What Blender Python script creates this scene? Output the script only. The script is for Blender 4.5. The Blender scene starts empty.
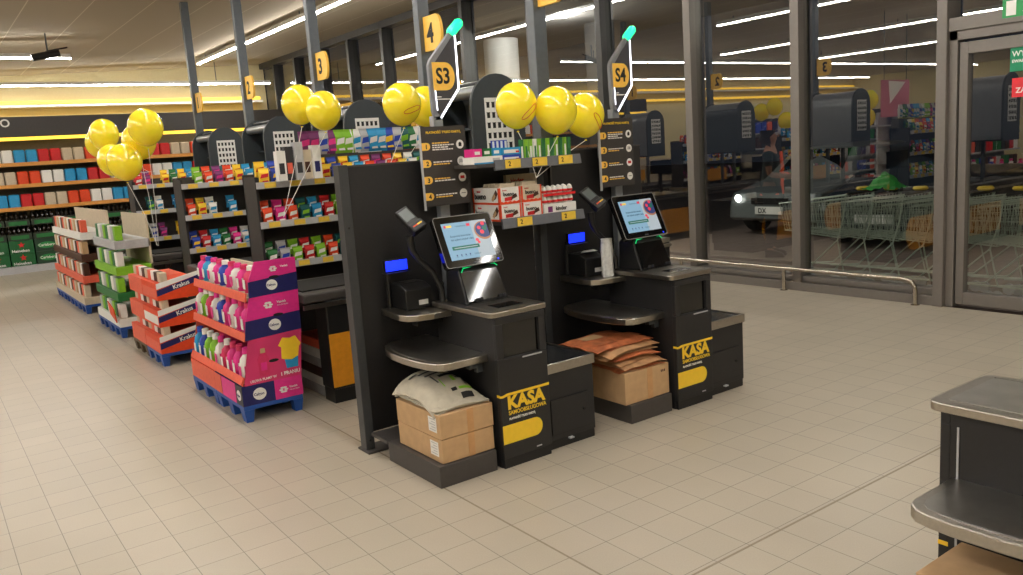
import bpy, bmesh, math, random
from mathutils import Vector, Matrix
random.seed(7)
SC = bpy.context.scene
COL = SC.collection
PI = math.pi

# ------------------------------------------------------------------ materials
MATS = {}
def mat(name, col, rough=.5, metal=0, emis=None, es=0, noise=.06, nscale=30, coat=0, bump=0, alpha=None, spec=None):
    if name in MATS: return MATS[name]
    m = bpy.data.materials.new(name); m.use_nodes = True
    nt = m.node_tree; b = nt.nodes['Principled BSDF']
    tc = nt.nodes.new('ShaderNodeTexCoord'); n = nt.nodes.new('ShaderNodeTexNoise')
    n.inputs['Scale'].default_value = nscale; n.inputs['Detail'].default_value = 2
    nt.links.new(tc.outputs['Object'], n.inputs['Vector'])
    r = nt.nodes.new('ShaderNodeValToRGB')
    c = col
    r.color_ramp.elements[0].position = .3; r.color_ramp.elements[1].position = .7
    r.color_ramp.elements[0].color = tuple(x*(1-noise) for x in c)+(1,)
    r.color_ramp.elements[1].color = tuple(min(1, x*(1+noise)) for x in c)+(1,)
    nt.links.new(n.outputs['Fac'], r.inputs['Fac']); nt.links.new(r.outputs['Color'], b.inputs['Base Color'])
    b.inputs['Roughness'].default_value = rough; b.inputs['Metallic'].default_value = metal
    if spec is not None: b.inputs['Specular IOR Level'].default_value = spec
    if coat: b.inputs['Coat Weight'].default_value = coat; b.inputs['Coat Roughness'].default_value = .05
    if emis: b.inputs['Emission Color'].default_value = tuple(emis)+(1,); b.inputs['Emission Strength'].default_value = es
    if bump:
        bp = nt.nodes.new('ShaderNodeBump'); bp.inputs['Strength'].default_value = bump
        nt.links.new(n.outputs['Fac'], bp.inputs['Height']); nt.links.new(bp.outputs['Normal'], b.inputs['Normal'])
    MATS[name] = m
    return m
def s(r, g, b):   # sRGB 0..255 to linear
    return tuple(((x/255)/12.92 if x/255 <= .04045 else ((x/255+.055)/1.055)**2.4) for x in (r, g, b))

anth   = mat('anthracite_panel', s(34,33,34), .5, noise=.08, nscale=60, bump=.02)
anth2  = mat('anthracite_light', s(66,62,60), .5, noise=.06)
black  = mat('black_plastic', s(22,22,23), .4)
blackg = mat('black_gloss', s(12,12,13), .06, coat=.6)
steel  = mat('brushed_steel', s(178,172,162), .28, 1, noise=.05, nscale=80)
steel_d= mat('worn_steel_top', s(185,182,176), .3, 1, noise=.10, nscale=12)
steelr = mat('steel_rail', s(190,182,170), .25, 1)
alu    = mat('grey_window_frame', s(122,116,110), .45, .3, noise=.03)
alu_d  = mat('dark_window_frame', s(70,70,70), .4, .3, noise=.03)
pole_m = mat('grey_pole', s(92,97,102), .4, .4)
yel    = mat('yellow_vinyl', s(250,208,50), .45, noise=.03)
yel_t  = mat('yellow_price_tag', s(238,200,70), .6)
yel_p  = mat('yellow_number_plate', s(238,188,78), .45, emis=s(238,185,75), es=.12)
ora    = mat('orange_yellow_capsule', s(228,150,28), .5)
white  = mat('white_print', s(238,236,230), .6, noise=.02)
whiteb = mat('white_plastic', s(225,222,215), .45)
red    = mat('red_print', s(205,30,34), .5)
redor  = mat('orange_red_print', s(228,72,28), .5)
navy   = mat('navy_print', s(26,28,92), .5)
blue   = mat('blue_plastic', s(28,78,160), .45)
pink   = mat('pink_print', s(226,48,140), .45)
pinkr  = mat('rose_print', s(214,50,100), .45)
salmon = mat('salmon_print', s(232,100,74), .5)
card   = mat('cardboard', s(196,160,118), .8, noise=.06, nscale=20, bump=.05)
cardl  = mat('cardboard_inner', s(205,190,165), .8)
green  = mat('green_print', s(30,110,52), .5)
limeg  = mat('lime_print', s(130,190,40), .45)
cyan   = mat('cyan_print', s(40,150,205), .45)
blu2   = mat('blue_print', s(40,70,180), .45)
purp   = mat('purple_print', s(120,50,110), .45)
brown  = mat('chocolate_brown', s(70,36,22), .5)
dgrey  = mat('dark_grey_print', s(50,50,54), .5)
lgrey  = mat('light_grey_print', s(185,185,188), .5)
teal   = mat('teal_print', s(20,90,90), .5)
blk_in = mat('black_ink', s(18,16,16), .6)
led    = mat('white_led', (1,1,1), .5, emis=(.9,.9,1), es=3)
lamp_e = mat('lamp_diffuser', (1,1,1), .5, emis=(1,.96,.90), es=64)
grn_e  = mat('green_beacon', s(20,200,130), .3, emis=s(30,225,140), es=2.2)
grn_l  = mat('green_light_strip', s(20,200,120), .3, emis=s(20,220,120), es=1.0)
blue_e = mat('blue_display', s(20,40,230), .3, emis=s(22,45,255), es=2.2)
scr_bg = mat('screen_sky', s(70,95,110), .35, emis=s(150,192,220), es=.62, noise=.05, nscale=6)
scr_w  = mat('screen_pale', s(100,108,112), .35, emis=s(196,208,216), es=.6)
scr_t  = mat('screen_text', s(60,100,120), .3, emis=s(60,100,125), es=.3)
scr_g  = mat('screen_green', s(20,90,75), .3, emis=s(20,95,78), es=.5)
scr_r  = mat('screen_red', s(200,50,70), .3, emis=s(200,50,70), es=.5)
scr_n  = mat('screen_navy', s(35,50,100), .3, emis=s(35,50,100), es=.5)
scr_y  = mat('screen_yellow', s(230,190,60), .3, emis=s(230,190,60), es=.5)
scr_b  = mat('screen_brown', s(150,100,70), .3, emis=s(150,105,75), es=.5)
cove_e = mat('yellow_cove_light', s(255,215,90), .5, emis=s(255,205,60), es=1.7)
wall_m = mat('cream_wall', s(205,192,150), .8, noise=.03)
rubber = mat('black_rubber', s(22,22,22), .8)
tyre_g = mat('grey_wheel', s(165,168,170), .6)
chrome = mat('zinc_wire', s(190,200,185), .4, .3)
carp   = mat('white_car_paint', s(105,110,110), .3, coat=.4)
carg   = mat('car_window', s(14,18,22), .08, coat=.5)
hl_e   = mat('headlight', (1,1,1), .2, emis=(1,.97,.9), es=8)
skin   = mat('skin', s(205,150,120), .55)
hairm  = mat('brown_hair', s(60,40,28), .7)
vestm  = mat('dark_green_vest', s(62,76,72), .8)
trimo  = mat('orange_trim', s(240,95,50), .7, emis=s(240,95,50), es=.5)
orabag = mat('orange_paper_bag', s(188,142,100), .75, noise=.22, nscale=14)
redbag = mat('orange_red_stripe', s(178,100,58), .75, noise=.3, nscale=20)
cloth  = mat('ecru_bag_fabric', s(186,178,160), .85, noise=.08, nscale=25, bump=.1)
film   = mat('translucent_plastic', s(215,215,212), .35, noise=.12, nscale=50)
tarp   = mat('green_cloth', s(30,150,50), .7)
conc   = mat('pillar_paint', s(205,205,205), .6, noise=.03)

# balloon: slightly translucent yellow
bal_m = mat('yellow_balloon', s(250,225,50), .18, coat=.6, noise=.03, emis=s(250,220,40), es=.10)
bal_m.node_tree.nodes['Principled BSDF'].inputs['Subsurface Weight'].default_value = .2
gold_m = mat('gold_foil', s(200,160,60), .25, .6, noise=.4, nscale=25)

def floor_material():
    m = bpy.data.materials.new('beige_floor_tiles'); m.use_nodes = True
    nt = m.node_tree; b = nt.nodes['Principled BSDF']; L = nt.links
    g = nt.nodes.new('ShaderNodeNewGeometry')
    mp = nt.nodes.new('ShaderNodeMapping'); mp.inputs['Location'].default_value = (TX, TY, 0)
    L.new(g.outputs['Position'], mp.inputs['Vector'])
    br = nt.nodes.new('ShaderNodeTexBrick'); br.offset = 0; br.squash = 1
    br.inputs['Scale'].default_value = 1
    br.inputs['Brick Width'].default_value = TILE; br.inputs['Row Height'].default_value = .2067
    br.inputs['Mortar Size'].default_value = .0019; br.inputs['Mortar Smooth'].default_value = .25
    br.inputs['Color1'].default_value = s(189,176,155)+(1,); br.inputs['Color2'].default_value = s(183,171,150)+(1,)
    br.inputs['Mortar'].default_value = s(108,97,82)+(1,)
    L.new(mp.outputs['Vector'], br.inputs['Vector'])
    n = nt.nodes.new('ShaderNodeTexNoise'); n.inputs['Scale'].default_value = 160; n.inputs['Detail'].default_value = 3
    L.new(g.outputs['Position'], n.inputs['Vector'])
    mx = nt.nodes.new('ShaderNodeMixRGB'); mx.blend_type = 'MULTIPLY'; mx.inputs['Fac'].default_value = .22
    n2 = nt.nodes.new('ShaderNodeTexNoise'); n2.inputs['Scale'].default_value = 1.3; n2.inputs['Detail'].default_value = 4
    L.new(g.outputs['Position'], n2.inputs['Vector'])
    mx2 = nt.nodes.new('ShaderNodeMixRGB'); mx2.blend_type = 'MULTIPLY'; mx2.inputs['Fac'].default_value = .25
    L.new(br.outputs['Color'], mx.inputs['Color1']); L.new(n.outputs['Fac'], mx.inputs['Color2'])
    L.new(mx.outputs['Color'], mx2.inputs['Color1']); L.new(n2.outputs['Fac'], mx2.inputs['Color2'])
    gm = nt.nodes.new('ShaderNodeBrightContrast'); gm.inputs['Bright'].default_value = .06
    L.new(mx2.outputs['Color'], gm.inputs['Color']); L.new(gm.outputs['Color'], b.inputs['Base Color'])
    b.inputs['Roughness'].default_value = .33
    b.inputs['Specular IOR Level'].default_value = .5
    bp = nt.nodes.new('ShaderNodeBump'); bp.inputs['Strength'].default_value = .15; bp.inputs['Distance'].default_value = .002; bp.invert = True
    L.new(br.outputs['Fac'], bp.inputs['Height']); L.new(bp.outputs['Normal'], b.inputs['Normal'])
    return m

def glass_material(refl=.205):
    m = bpy.data.materials.new('night_window_glass'); m.use_nodes = True
    nt = m.node_tree; nt.nodes.clear(); L = nt.links
    o = nt.nodes.new('ShaderNodeOutputMaterial'); mix = nt.nodes.new('ShaderNodeMixShader')
    t = nt.nodes.new('ShaderNodeBsdfTransparent'); gl = nt.nodes.new('ShaderNodeBsdfGlossy')
    t.inputs['Color'].default_value = (.72,.76,.74,1); gl.inputs['Roughness'].default_value = .006
    gl.inputs['Color'].default_value = (1,.98,.95,1)
    n = nt.nodes.new('ShaderNodeTexNoise'); n.inputs['Scale'].default_value = .8
    lw = nt.nodes.new('ShaderNodeLayerWeight'); lw.inputs['Blend'].default_value = .25
    ma = nt.nodes.new('ShaderNodeMath'); ma.operation = 'MULTIPLY_ADD'; ma.inputs[1].default_value = .22; ma.inputs[2].default_value = refl
    mb = nt.nodes.new('ShaderNodeMath'); mb.operation = 'MULTIPLY_ADD'; mb.inputs[1].default_value = .04
    L.new(lw.outputs['Fresnel'], ma.inputs[0]); L.new(n.outputs['Fac'], mb.inputs[0]); L.new(ma.outputs[0], mb.inputs[2])
    L.new(mb.outputs[0], mix.inputs[0]); L.new(t.outputs[0], mix.inputs[1]); L.new(gl.outputs[0], mix.inputs[2])
    L.new(mix.outputs[0], o.inputs[0])
    return m

# ------------------------------------------------------------------ mesh builder
class MB:
    def __init__(self): self.v = []; self.f = []
    def add(self, vs, fs):
        k = len(self.v); self.v += [tuple(x) for x in vs]; self.f += [tuple(i+k for i in q) for q in fs]; return self
    def box(self, x0, y0, z0, x1, y1, z1):
        return self.add([(x0,y0,z0),(x1,y0,z0),(x1,y1,z0),(x0,y1,z0),(x0,y0,z1),(x1,y0,z1),(x1,y1,z1),(x0,y1,z1)],
                        [(0,3,2,1),(4,5,6,7),(0,1,5,4),(1,2,6,5),(2,3,7,6),(3,0,4,7)])
    def prism(self, pts, ax, a, b):
        n = len(pts)
        if ax == 'x': A = [(a,p[0],p[1]) for p in pts]; B = [(b,p[0],p[1]) for p in pts]
        elif ax == 'y': A = [(p[0],a,p[1]) for p in pts]; B = [(p[0],b,p[1]) for p in pts]
        else: A = [(p[0],p[1],a) for p in pts]; B = [(p[0],p[1],b) for p in pts]
        return self.add(A+B, [tuple(range(n))[::-1], tuple(range(n,2*n))]+[(i,(i+1)%n,n+(i+1)%n,n+i) for i in range(n)])
    def loft(self, rings, cap=True):
        n = len(rings[0]); vs = [p for r in rings for p in r]; fs = []
        for k in range(len(rings)-1):
            for i in range(n): fs.append((k*n+i, k*n+(i+1)%n, (k+1)*n+(i+1)%n, (k+1)*n+i))
        if cap: fs.append(tuple(range(n))[::-1]); fs.append(tuple(range((len(rings)-1)*n, len(rings)*n)))
        return self.add(vs, fs)
    def tube(self, path, r, n=8, cap=True):
        P = [Vector(p) for p in path]; rings = []
        up = None
        for i, p in enumerate(P):
            d = (P[min(i+1,len(P)-1)]-P[max(i-1,0)]).normalized()
            if up is None:
                up = d.orthogonal().normalized()
            else:
                up = (up - d*up.dot(d))
                up = up.normalized() if up.length > 1e-6 else d.orthogonal().normalized()
            sd = d.cross(up); rr = r[i] if isinstance(r, (list, tuple)) else r
            rings.append([p+(up*math.cos(2*PI*k/n)+sd*math.sin(2*PI*k/n))*rr for k in range(n)])
        return self.loft(rings, cap)
    def lathe(self, prof, n=20, c=(0,0,0)):
        rings = [[(c[0]+r*math.cos(2*PI*k/n), c[1]+r*math.sin(2*PI*k/n), c[2]+z) for k in range(n)] for r, z in prof]
        return self.loft(rings)
    def build(self, name, m, parent=None, bevel=0, smooth=False, loc=None, rot=None, seg=2):
        me = bpy.data.meshes.new(name); me.from_pydata(self.v, [], self.f)
        bm = bmesh.new(); bm.from_mesh(me); bmesh.ops.recalc_face_normals(bm, faces=bm.faces)
        if smooth:
            for f in bm.faces: f.smooth = True
            for e in bm.edges:
                if len(e.link_faces) == 2 and e.calc_face_angle(0) > .7: e.smooth = False
        bm.to_mesh(me); bm.free()
        me.materials.append(m)
        o = bpy.data.objects.new(name, me); COL.objects.link(o)
        if parent: o.parent = parent
        if loc: o.location = loc
        if rot: o.rotation_euler = rot
        if bevel:
            md = o.modifiers.new('bevel', 'BEVEL'); md.width = bevel; md.segments = seg; md.limit_method = 'ANGLE'; md.angle_limit = .6
        return o
def rr(x0, y0, x1, y1, r, n=5, corners=(1,1,1,1)):   # rounded rectangle, corners: ll, lr, ur, ul
    P = []
    for k, (cx, cy, a0) in enumerate(((x0+r,y0+r,PI),(x1-r,y0+r,1.5*PI),(x1-r,y1-r,0),(x0+r,y1-r,.5*PI))):
        if corners[k]:
            for i in range(n+1):
                a = a0+i/n*PI/2; P.append((cx+r*math.cos(a), cy+r*math.sin(a)))
        else: P.append(((x0,y0),(x1,y0),(x1,y1),(x0,y1))[k])
    return P
def tag(o, label=None, cat=None, group=None, kind=None):
    if label: o['label'] = label
    if cat: o['category'] = cat
    if group: o['group'] = group
    if kind: o['kind'] = kind
    return o
def empty(name, loc, label, cat, group=None, rz=0, kind=None):
    o = bpy.data.objects.new(name, None); COL.objects.link(o); o.location = loc; o.rotation_euler = (0,0,rz); o.empty_display_size = .1
    return tag(o, label, cat, group, kind)
def kids(o): return [c for c in ALLOBJ() if c.parent == o]
def ALLOBJ(): return list(bpy.data.objects)
def copy_tree(o, parent=None, loc=None, label=None, group=None):
    c = o.copy(); COL.objects.link(c)
    if parent: c.parent = parent
    if loc is not None: c.location = loc
    if label: c['label'] = label
    if group: c['group'] = group
    for ch in CH.get(o.name, kids(o)): copy_tree(ch, c)
    return c
CH = {}
def cache(o):
    k = kids(o); CH[o.name] = k
    for c in k: cache(c)
def text(body, size, m, parent, loc, face='-y', name='lettering', sx=1, off=0, align='LEFT', ext=.0006, tilt=0, space=1, spin=0):
    cu = bpy.data.curves.new(name, 'FONT'); cu.body = body; cu.size = size; cu.align_x = align; cu.offset = off; cu.extrude = ext
    cu.space_character = space; cu.resolution_u = 3
    t = bpy.data.objects.new(name, cu); COL.objects.link(t)
    dg = bpy.context.evaluated_depsgraph_get(); me = bpy.data.meshes.new_from_object(t.evaluated_get(dg))
    bpy.data.objects.remove(t); bpy.data.curves.remove(cu)
    me.name = name; me.materials.clear(); me.materials.append(m)
    o = bpy.data.objects.new(name, me); COL.objects.link(o)
    if parent: o.parent = parent
    o.location = loc
    R = {'-y': (PI/2,0,0), '-x': (PI/2,0,-PI/2), '+y': (PI/2,0,PI), 'up': (0,0,0)}[face]
    M = Matrix.Rotation(R[2],4,'Z') @ Matrix.Rotation(R[0]+tilt,4,'X') @ Matrix.Rotation(spin,4,'Z')
    o.rotation_euler = M.to_euler(); o.scale = (sx,1,1)
    return o
def struct(o): o['kind'] = 'structure'; return o

# ------------------------------------------------------------------ constants
XW, YB = 7.55, 20.5
TILE = .20336
TX, TY = 0.0, 0.0
#TILEOFF
def zc(x): return 4.15-.047*(XW-max(x,-2.5))           # sloping ceiling

# ------------------------------------------------------------------ setting
TX, TY = 0.0519, 0.1887
fm = floor_material()
f = MB().box(-18,-5,-.1,XW-.08,YB,0).build('floor', fm); struct(f)
for (a0, a1, nm) in ((0,0,''),):
    gj = MB()
g2 = mat('floor_expansion_joint', s(140,128,110), .6)
ce = MB()
ce.prism([(-18,zc(-3)),(-2.5,zc(-3)),(XW,zc(XW)),(XW,zc(XW)+.15),(-2.5,zc(-3)+.15),(-18,zc(-3)+.15)],'y',-5,YB)
ceil_m = mat('beige_ceiling', s(205,192,172), .9, noise=.03, nscale=3)
nt_ = ceil_m.node_tree; g_ = nt_.nodes.new('ShaderNodeNewGeometry'); br_ = nt_.nodes.new('ShaderNodeTexBrick'); br_.offset = 0
mp_ = nt_.nodes.new('ShaderNodeMapping'); mp_.inputs['Location'].default_value = (-.05,0,0)
nt_.links.new(g_.outputs['Position'], mp_.inputs['Vector']); nt_.links.new(mp_.outputs['Vector'], br_.inputs['Vector'])
br_.inputs['Scale'].default_value = 1; br_.inputs['Brick Width'].default_value = .75; br_.inputs['Row Height'].default_value = 500; br_.inputs['Mortar Size'].default_value = .008; br_.inputs['Mortar Smooth'].default_value = .3
br_.inputs['Color1'].default_value = s(190,178,156)+(1,); br_.inputs['Color2'].default_value = s(186,174,152)+(1,); br_.inputs['Mortar'].default_value = s(228,220,200)+(1,)
nt_.links.new(br_.outputs['Color'], nt_.nodes['Principled BSDF'].inputs['Base Color'])
struct(ce.build('ceiling', ceil_m))
struct(MB().box(-18,YB,0,XW,YB+.15,4.3).build('wall_back', wall_m))
struct(MB().box(-18.15,-5,0,-18,YB,4.3).build('wall_left', wall_m))
struct(MB().box(-18,-5.15,0,XW,-5,4.3).build('wall_front', wall_m))
# window wall ---------------------------------------------------------
glass = glass_material()
mull = [3.84,5.26,6.68,8.17,9.62,11.35,12.75,14.05,15.5,16.9,18.3,19.6]
TRN = 2.42
n = 0
def mullion(y, n, wide=.10, d=.20, z0=0):
    b = MB(); b.box(XW-.10,y-.5*wide,z0,XW-.06,y+.5*wide,4.12)         # face profile
    b.box(XW-.06,y-.03,z0,XW+.12,y+.03,4.12)
    return b
for i, y in enumerate(mull):
    if i == 0: continue
    o = mullion(y, i).build('trim_%d' % (i+1), alu if y < 7 else alu_d, bevel=.003); struct(o)
o = MB().box(XW-.12,3.72,0,XW+.12,3.81,4.12).build('trim_1', alu, bevel=.004); struct(o)
# bottom sill and top transoms
o = MB().box(XW-.106,3.81,0,XW+.12,YB,.09).box(XW-.06,3.81,.09,XW+.06,YB,.15).build('trim_20', alu, bevel=.003); struct(o)
o = MB().box(XW-.10,-5,4.02,XW+.1,YB,4.16).build('trim_21', alu_d, bevel=.003); struct(o)
# panes
for i in range(len(mull)):
    y0 = mull[i]+.03; y1 = mull[i+1]-.03 if i+1 < len(mull) else YB
    p = MB().add([(XW+.02,y0,.12),(XW+.02,y1,.12),(XW+.02,y1,4.05),(XW+.02,y0,4.05)], [(0,1,2,3)]).build('window_%d' % (i+1), glass); struct(p)
# door ----------------------------------------------------------------
d = empty('door_1', (XW,2.9,0), None, None, kind='structure')
y1, y0 = .82, -.55
fr = MB()
fr.box(-.07,y1-.07,0,.06,y1,2.42).box(-.07,y0,0,.06,y0+.07,2.42).box(-.07,y0,2.34,.06,y1,2.42)
fr.build('door_frame', alu, d, bevel=.004)
lf = MB(); a, b_ = y0+.08, y1-.08
lf.box(-.05,b_-.07,.03,.03,b_,2.32).box(-.05,a,.03,.03,a+.09,2.32).box(-.05,a+.09,.03,.03,b_-.07,.14).box(-.05,a+.09,2.22,.03,b_-.07,2.32)
lf.build('door_leaf', alu, d, bevel=.004)
MB().add([(0,a+.09,.14),(0,b_-.07,.14),(0,b_-.07,2.22),(0,a+.09,2.22)], [(0,1,2,3)]).build('door_glass', glass, d)
MB().box(-.10,a+.02,.95,-.06,a+.04,1.15).tube([(-.10,a+.03,.95),(-.10,a+.03,1.15)], .012).build('door_handle', steel, d)
o = MB().box(XW-.09,-5,2.42,XW+.1,3.72,2.53).build('trim_22', alu, bevel=.003); struct(o)
p = MB().add([(XW+.02,-1,2.53),(XW+.02,3.66,2.53),(XW+.02,3.66,4.05),(XW+.02,-1,4.05)], [(0,1,2,3)]).build('window_13', glass); struct(p)
p = MB().add([(XW+.02,-1,.1),(XW+.02,2.3,.1),(XW+.02,2.3,2.42),(XW+.02,-1,2.42)], [(0,1,2,3)]).build('window_14', glass); struct(p)
struct(MB().box(XW-.08,-5,0,XW+.12,-1,4.1).build('wall_right', anth2))
# signs at the door
e = empty('exit_sign', (XW-.075,3.145,2.53), 'green emergency exit sign with white running man above the door', 'sign')
MB().box(-.02,-.14,-.07,0,.14,.075).build('sign_plate', mat('exit_green', s(40,130,70), .4, emis=s(40,135,75), es=.35), e)
rm = MB(); W_ = lambda pts: rm.prism(pts, 'x', -.023, -.021)
W_([(.11,-.055),(.035,-.055),(.035,.06),(.11,.06)])
rm.build('door_symbol', white, e)
mn = MB()
for pts in ([(.0,.035),(-.02,.035),(-.02,.055),(0,.055)], [(.02,.03),(-.02,.028),(-.005,-.01),(.02,-.005)], [(.015,.0),(-.02,-.04),(-.03,-.035),(0,.005)], [(.02,0),(.045,-.035),(.038,-.04),(.005,-.01)],
            [(-.02,.028),(-.045,.01),(-.04,.004),(-.015,.018)]):
    mn.prism([(q[0]-.06,q[1]) for q in pts], 'x', -.023, -.021)
mn.build('running_figure', white, e)
e = empty('door_sticker', (XW-.03,3.06,2.13), 'green sticker with white emergency exit wording on the door glass', 'sticker')
MB().box(-.004,-.16,-.10,0,.18,.10).build('sticker_sheet', mat('sticker_green', s(20,125,85), .5, emis=s(20,125,85), es=.2), e)
text('WYJŚCIE', .062, white, e, (-.006,.165,.02), '-x', off=.001)
text('EWAKUACYJNE', .034, white, e, (-.006,.165,-.03), '-x', off=.001)
e = empty('door_sticker', (XW-.03,3.06,1.90), 'red sticker with white lettering under the green one on the door glass', 'sticker')
MB().box(-.004,-.16,-.08,0,.16,.075).build('sticker_sheet', mat('sticker_red', s(205,40,50), .5, emis=s(205,40,50), es=.2), e)
text('ZAKAZ', .06, white, e, (-.006,.13,-.045), '-x', off=.001)

# handrail -------------------------------------------------------------
e = empty('guard_rail', (7.40,0,0), 'low stainless tube guard rail bent to the floor in front of the window wall', 'rail')
RY0, ZR = 3.95, .235
path = [(0,RY0,.0),(0,RY0,ZR-.10),(0,RY0+.012,ZR-.055),(0,RY0+.04,ZR-.02),(0,RY0+.09,ZR)]+[(0,RY0+.09+(9.6-RY0)*k/6,ZR) for k in range(1,7)]
MB().tube(path, .021, 12).build('rail_tube', steelr, e, smooth=True)
for y in (5.38,6.83,8.28):
    MB().tube([(0,y,0),(0,y,ZR)], .021, 12).build('post', steelr, e, smooth=True)
for y in (RY0,5.38,6.83,8.28):
    MB().lathe([(.04,0),(.04,.006),(.025,.008)], 16, (0,y,0)).build('floor_flange', steelr, e)

# ceiling lamps ----------------------------------------------------------
def lamp(x0, y0, x1, y1, z, label, grp):
    e = empty('linear_lamp', ((x0+x1)/2,(y0+y1)/2,z), label, 'lamp', grp)
    hx, hy = max(.035,(x1-x0)/2), max(.035,(y1-y0)/2)
    MB().box(-hx,-hy,0,hx,hy,.06).build('lamp_housing', whiteb, e)
    MB().box(-hx*.8 if hx < .1 else -hx,-hy*.8 if hy < .1 else -hy,-.02,hx*.8 if hx < .1 else hx,hy*.8 if hy < .1 else hy,0).build('diffuser', lamp_e, e)
    for k in ((-.95,-.5,0,.5,.95) if hy > hx else (-.95,-.4,.3,.9)):
        px, py = (0, k*hy) if hy > hx else (k*hx, 0)
        MB().box(px-.008,py-.008,.06,px+.008,py+.008,zc((x0+x1)/2+px)-z).build('hanger', pole_m, e)
    return e
G1 = 'long linear ceiling lamps over the checkout hall'
lamp(5.44,-4.2,5.44,18.6,3.93, 'long white linear ceiling lamp nearest the window wall, running front to back', G1)
lamp(1.98,-4.2,1.98,11.0,3.77, 'long white linear ceiling lamp over the left end of the checkout lanes', G1)
lamp(-1.47,-4.2,-1.47,13.8,3.61, 'long white linear ceiling lamp over the shop aisle left of the checkouts', G1)
lamp(-4.95,-4.2,-4.95,13.8,3.5, 'long white linear ceiling lamp far left over the aisles', G1)
lamp(-17.5,15.2,2.45,15.2,3.60, 'crosswise white linear ceiling lamp, the nearer of the two at the back', 'crosswise ceiling lamps at the back')
lamp(-17.5,19.5,7.3,19.5,3.60, 'crosswise white linear ceiling lamp close to the back wall', 'crosswise ceiling lamps at the back')
# security camera and spots
e = empty('security_camera', (2.05,14.6,3.58), 'small dark security camera hanging under the ceiling at the back left', 'camera')
MB().box(-.01,-.01,.0,.01,.01,zc(2)-3.58).build('bracket', pole_m, e)
MB().tube([(-.22,.0,-.06),(.16,.0,.02)], .055, 12).build('camera_body', black, e)
MB().tube([(.0,0,.04),(.28,0,.1)], .012, 6).build('cable', black, e)

# ------------------------------------------------------------------ self-checkout kiosks
def screen_content(par):
    """flat graphics on the touch screen; x right, z up in screen plane, centred"""
    def q(x0,z0,x1,z1,m,nm,y=-.0135): return MB().box(x0,y,z0,x1,y+.0005,z1).build(nm,m,par)
    q(-.165,-.122,.165,.122,scr_bg,'display')
    q(.045,-.122,.165,.122,scr_w,'picture_area',-.0138)
    q(-.15,.092,-.135,.108,scr_r,'logo_dot',-.0142); q(-.133,.093,-.095,.107,scr_y,'logo_bar',-.0142)
    q(.015,.090,.04,.108,scr_r,'card_icon',-.0142)
    q(-.07,.097,.01,.099,scr_t,'headline_rule',-.0142); q(-.06,.092,.01,.094,scr_t,'headline_rule',-.0142)
    text('Rozpocznij skanowanie', .0195, scr_t, par, (-.125,-.0142,.027), name='screen_text', sx=.82)
    text('lub wybierz artykuł z listy', .0195, scr_t, par, (-.125,-.0142,.003), name='screen_text', sx=.82)
    MB().prism(rr(-.135,-.058,.065,-.034,.004),'y',-.0145,-.014).build('start_button', scr_g, par)
    q(-.12,-.048,.05,-.044,scr_w,'button_line',-.0148)
    for k in range(4):
        q(-.12+.032*k,-.098,-.112+.032*k,-.088,scr_n,'menu_icon',-.0142); q(-.124+.032*k,-.104,-.108+.032*k,-.1025,scr_t,'menu_caption',-.0142)
    q(.01,-.094,.06,-.092,scr_t,'menu_caption',-.0142); q(.01,-.1,.06,-.098,scr_t,'menu_caption',-.0142)
    # bowl of berries, cut at the right edge of the picture
    def disc(cx,cz,rx,rz,m,nm,y,clip=.165,n=28):
        P = [(min(clip,cx+rx*math.cos(2*PI*k/n)), min(.122,cz+rz*math.sin(2*PI*k/n))) for k in range(n)]
        MB().prism(P,'y',y,y+.0003).build(nm,m,par)
    disc(.128,.05,.068,.062,scr_b,'bowl_rim',-.0143); disc(.130,.054,.060,.052,scr_n,'bowl_fruit',-.0146)
    for cx,cz,r_,m in ((.10,.07,.013,scr_r),(.115,.04,.015,scr_r),(.135,.095,.014,scr_r),(.14,.062,.016,scr_g),(.155,.08,.008,scr_g),(.062,-.008,.012,scr_r),(.07,-.025,.010,scr_r)):
        disc(cx,cz,r_,r_*.9,m,'berry',-.0149)

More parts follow.
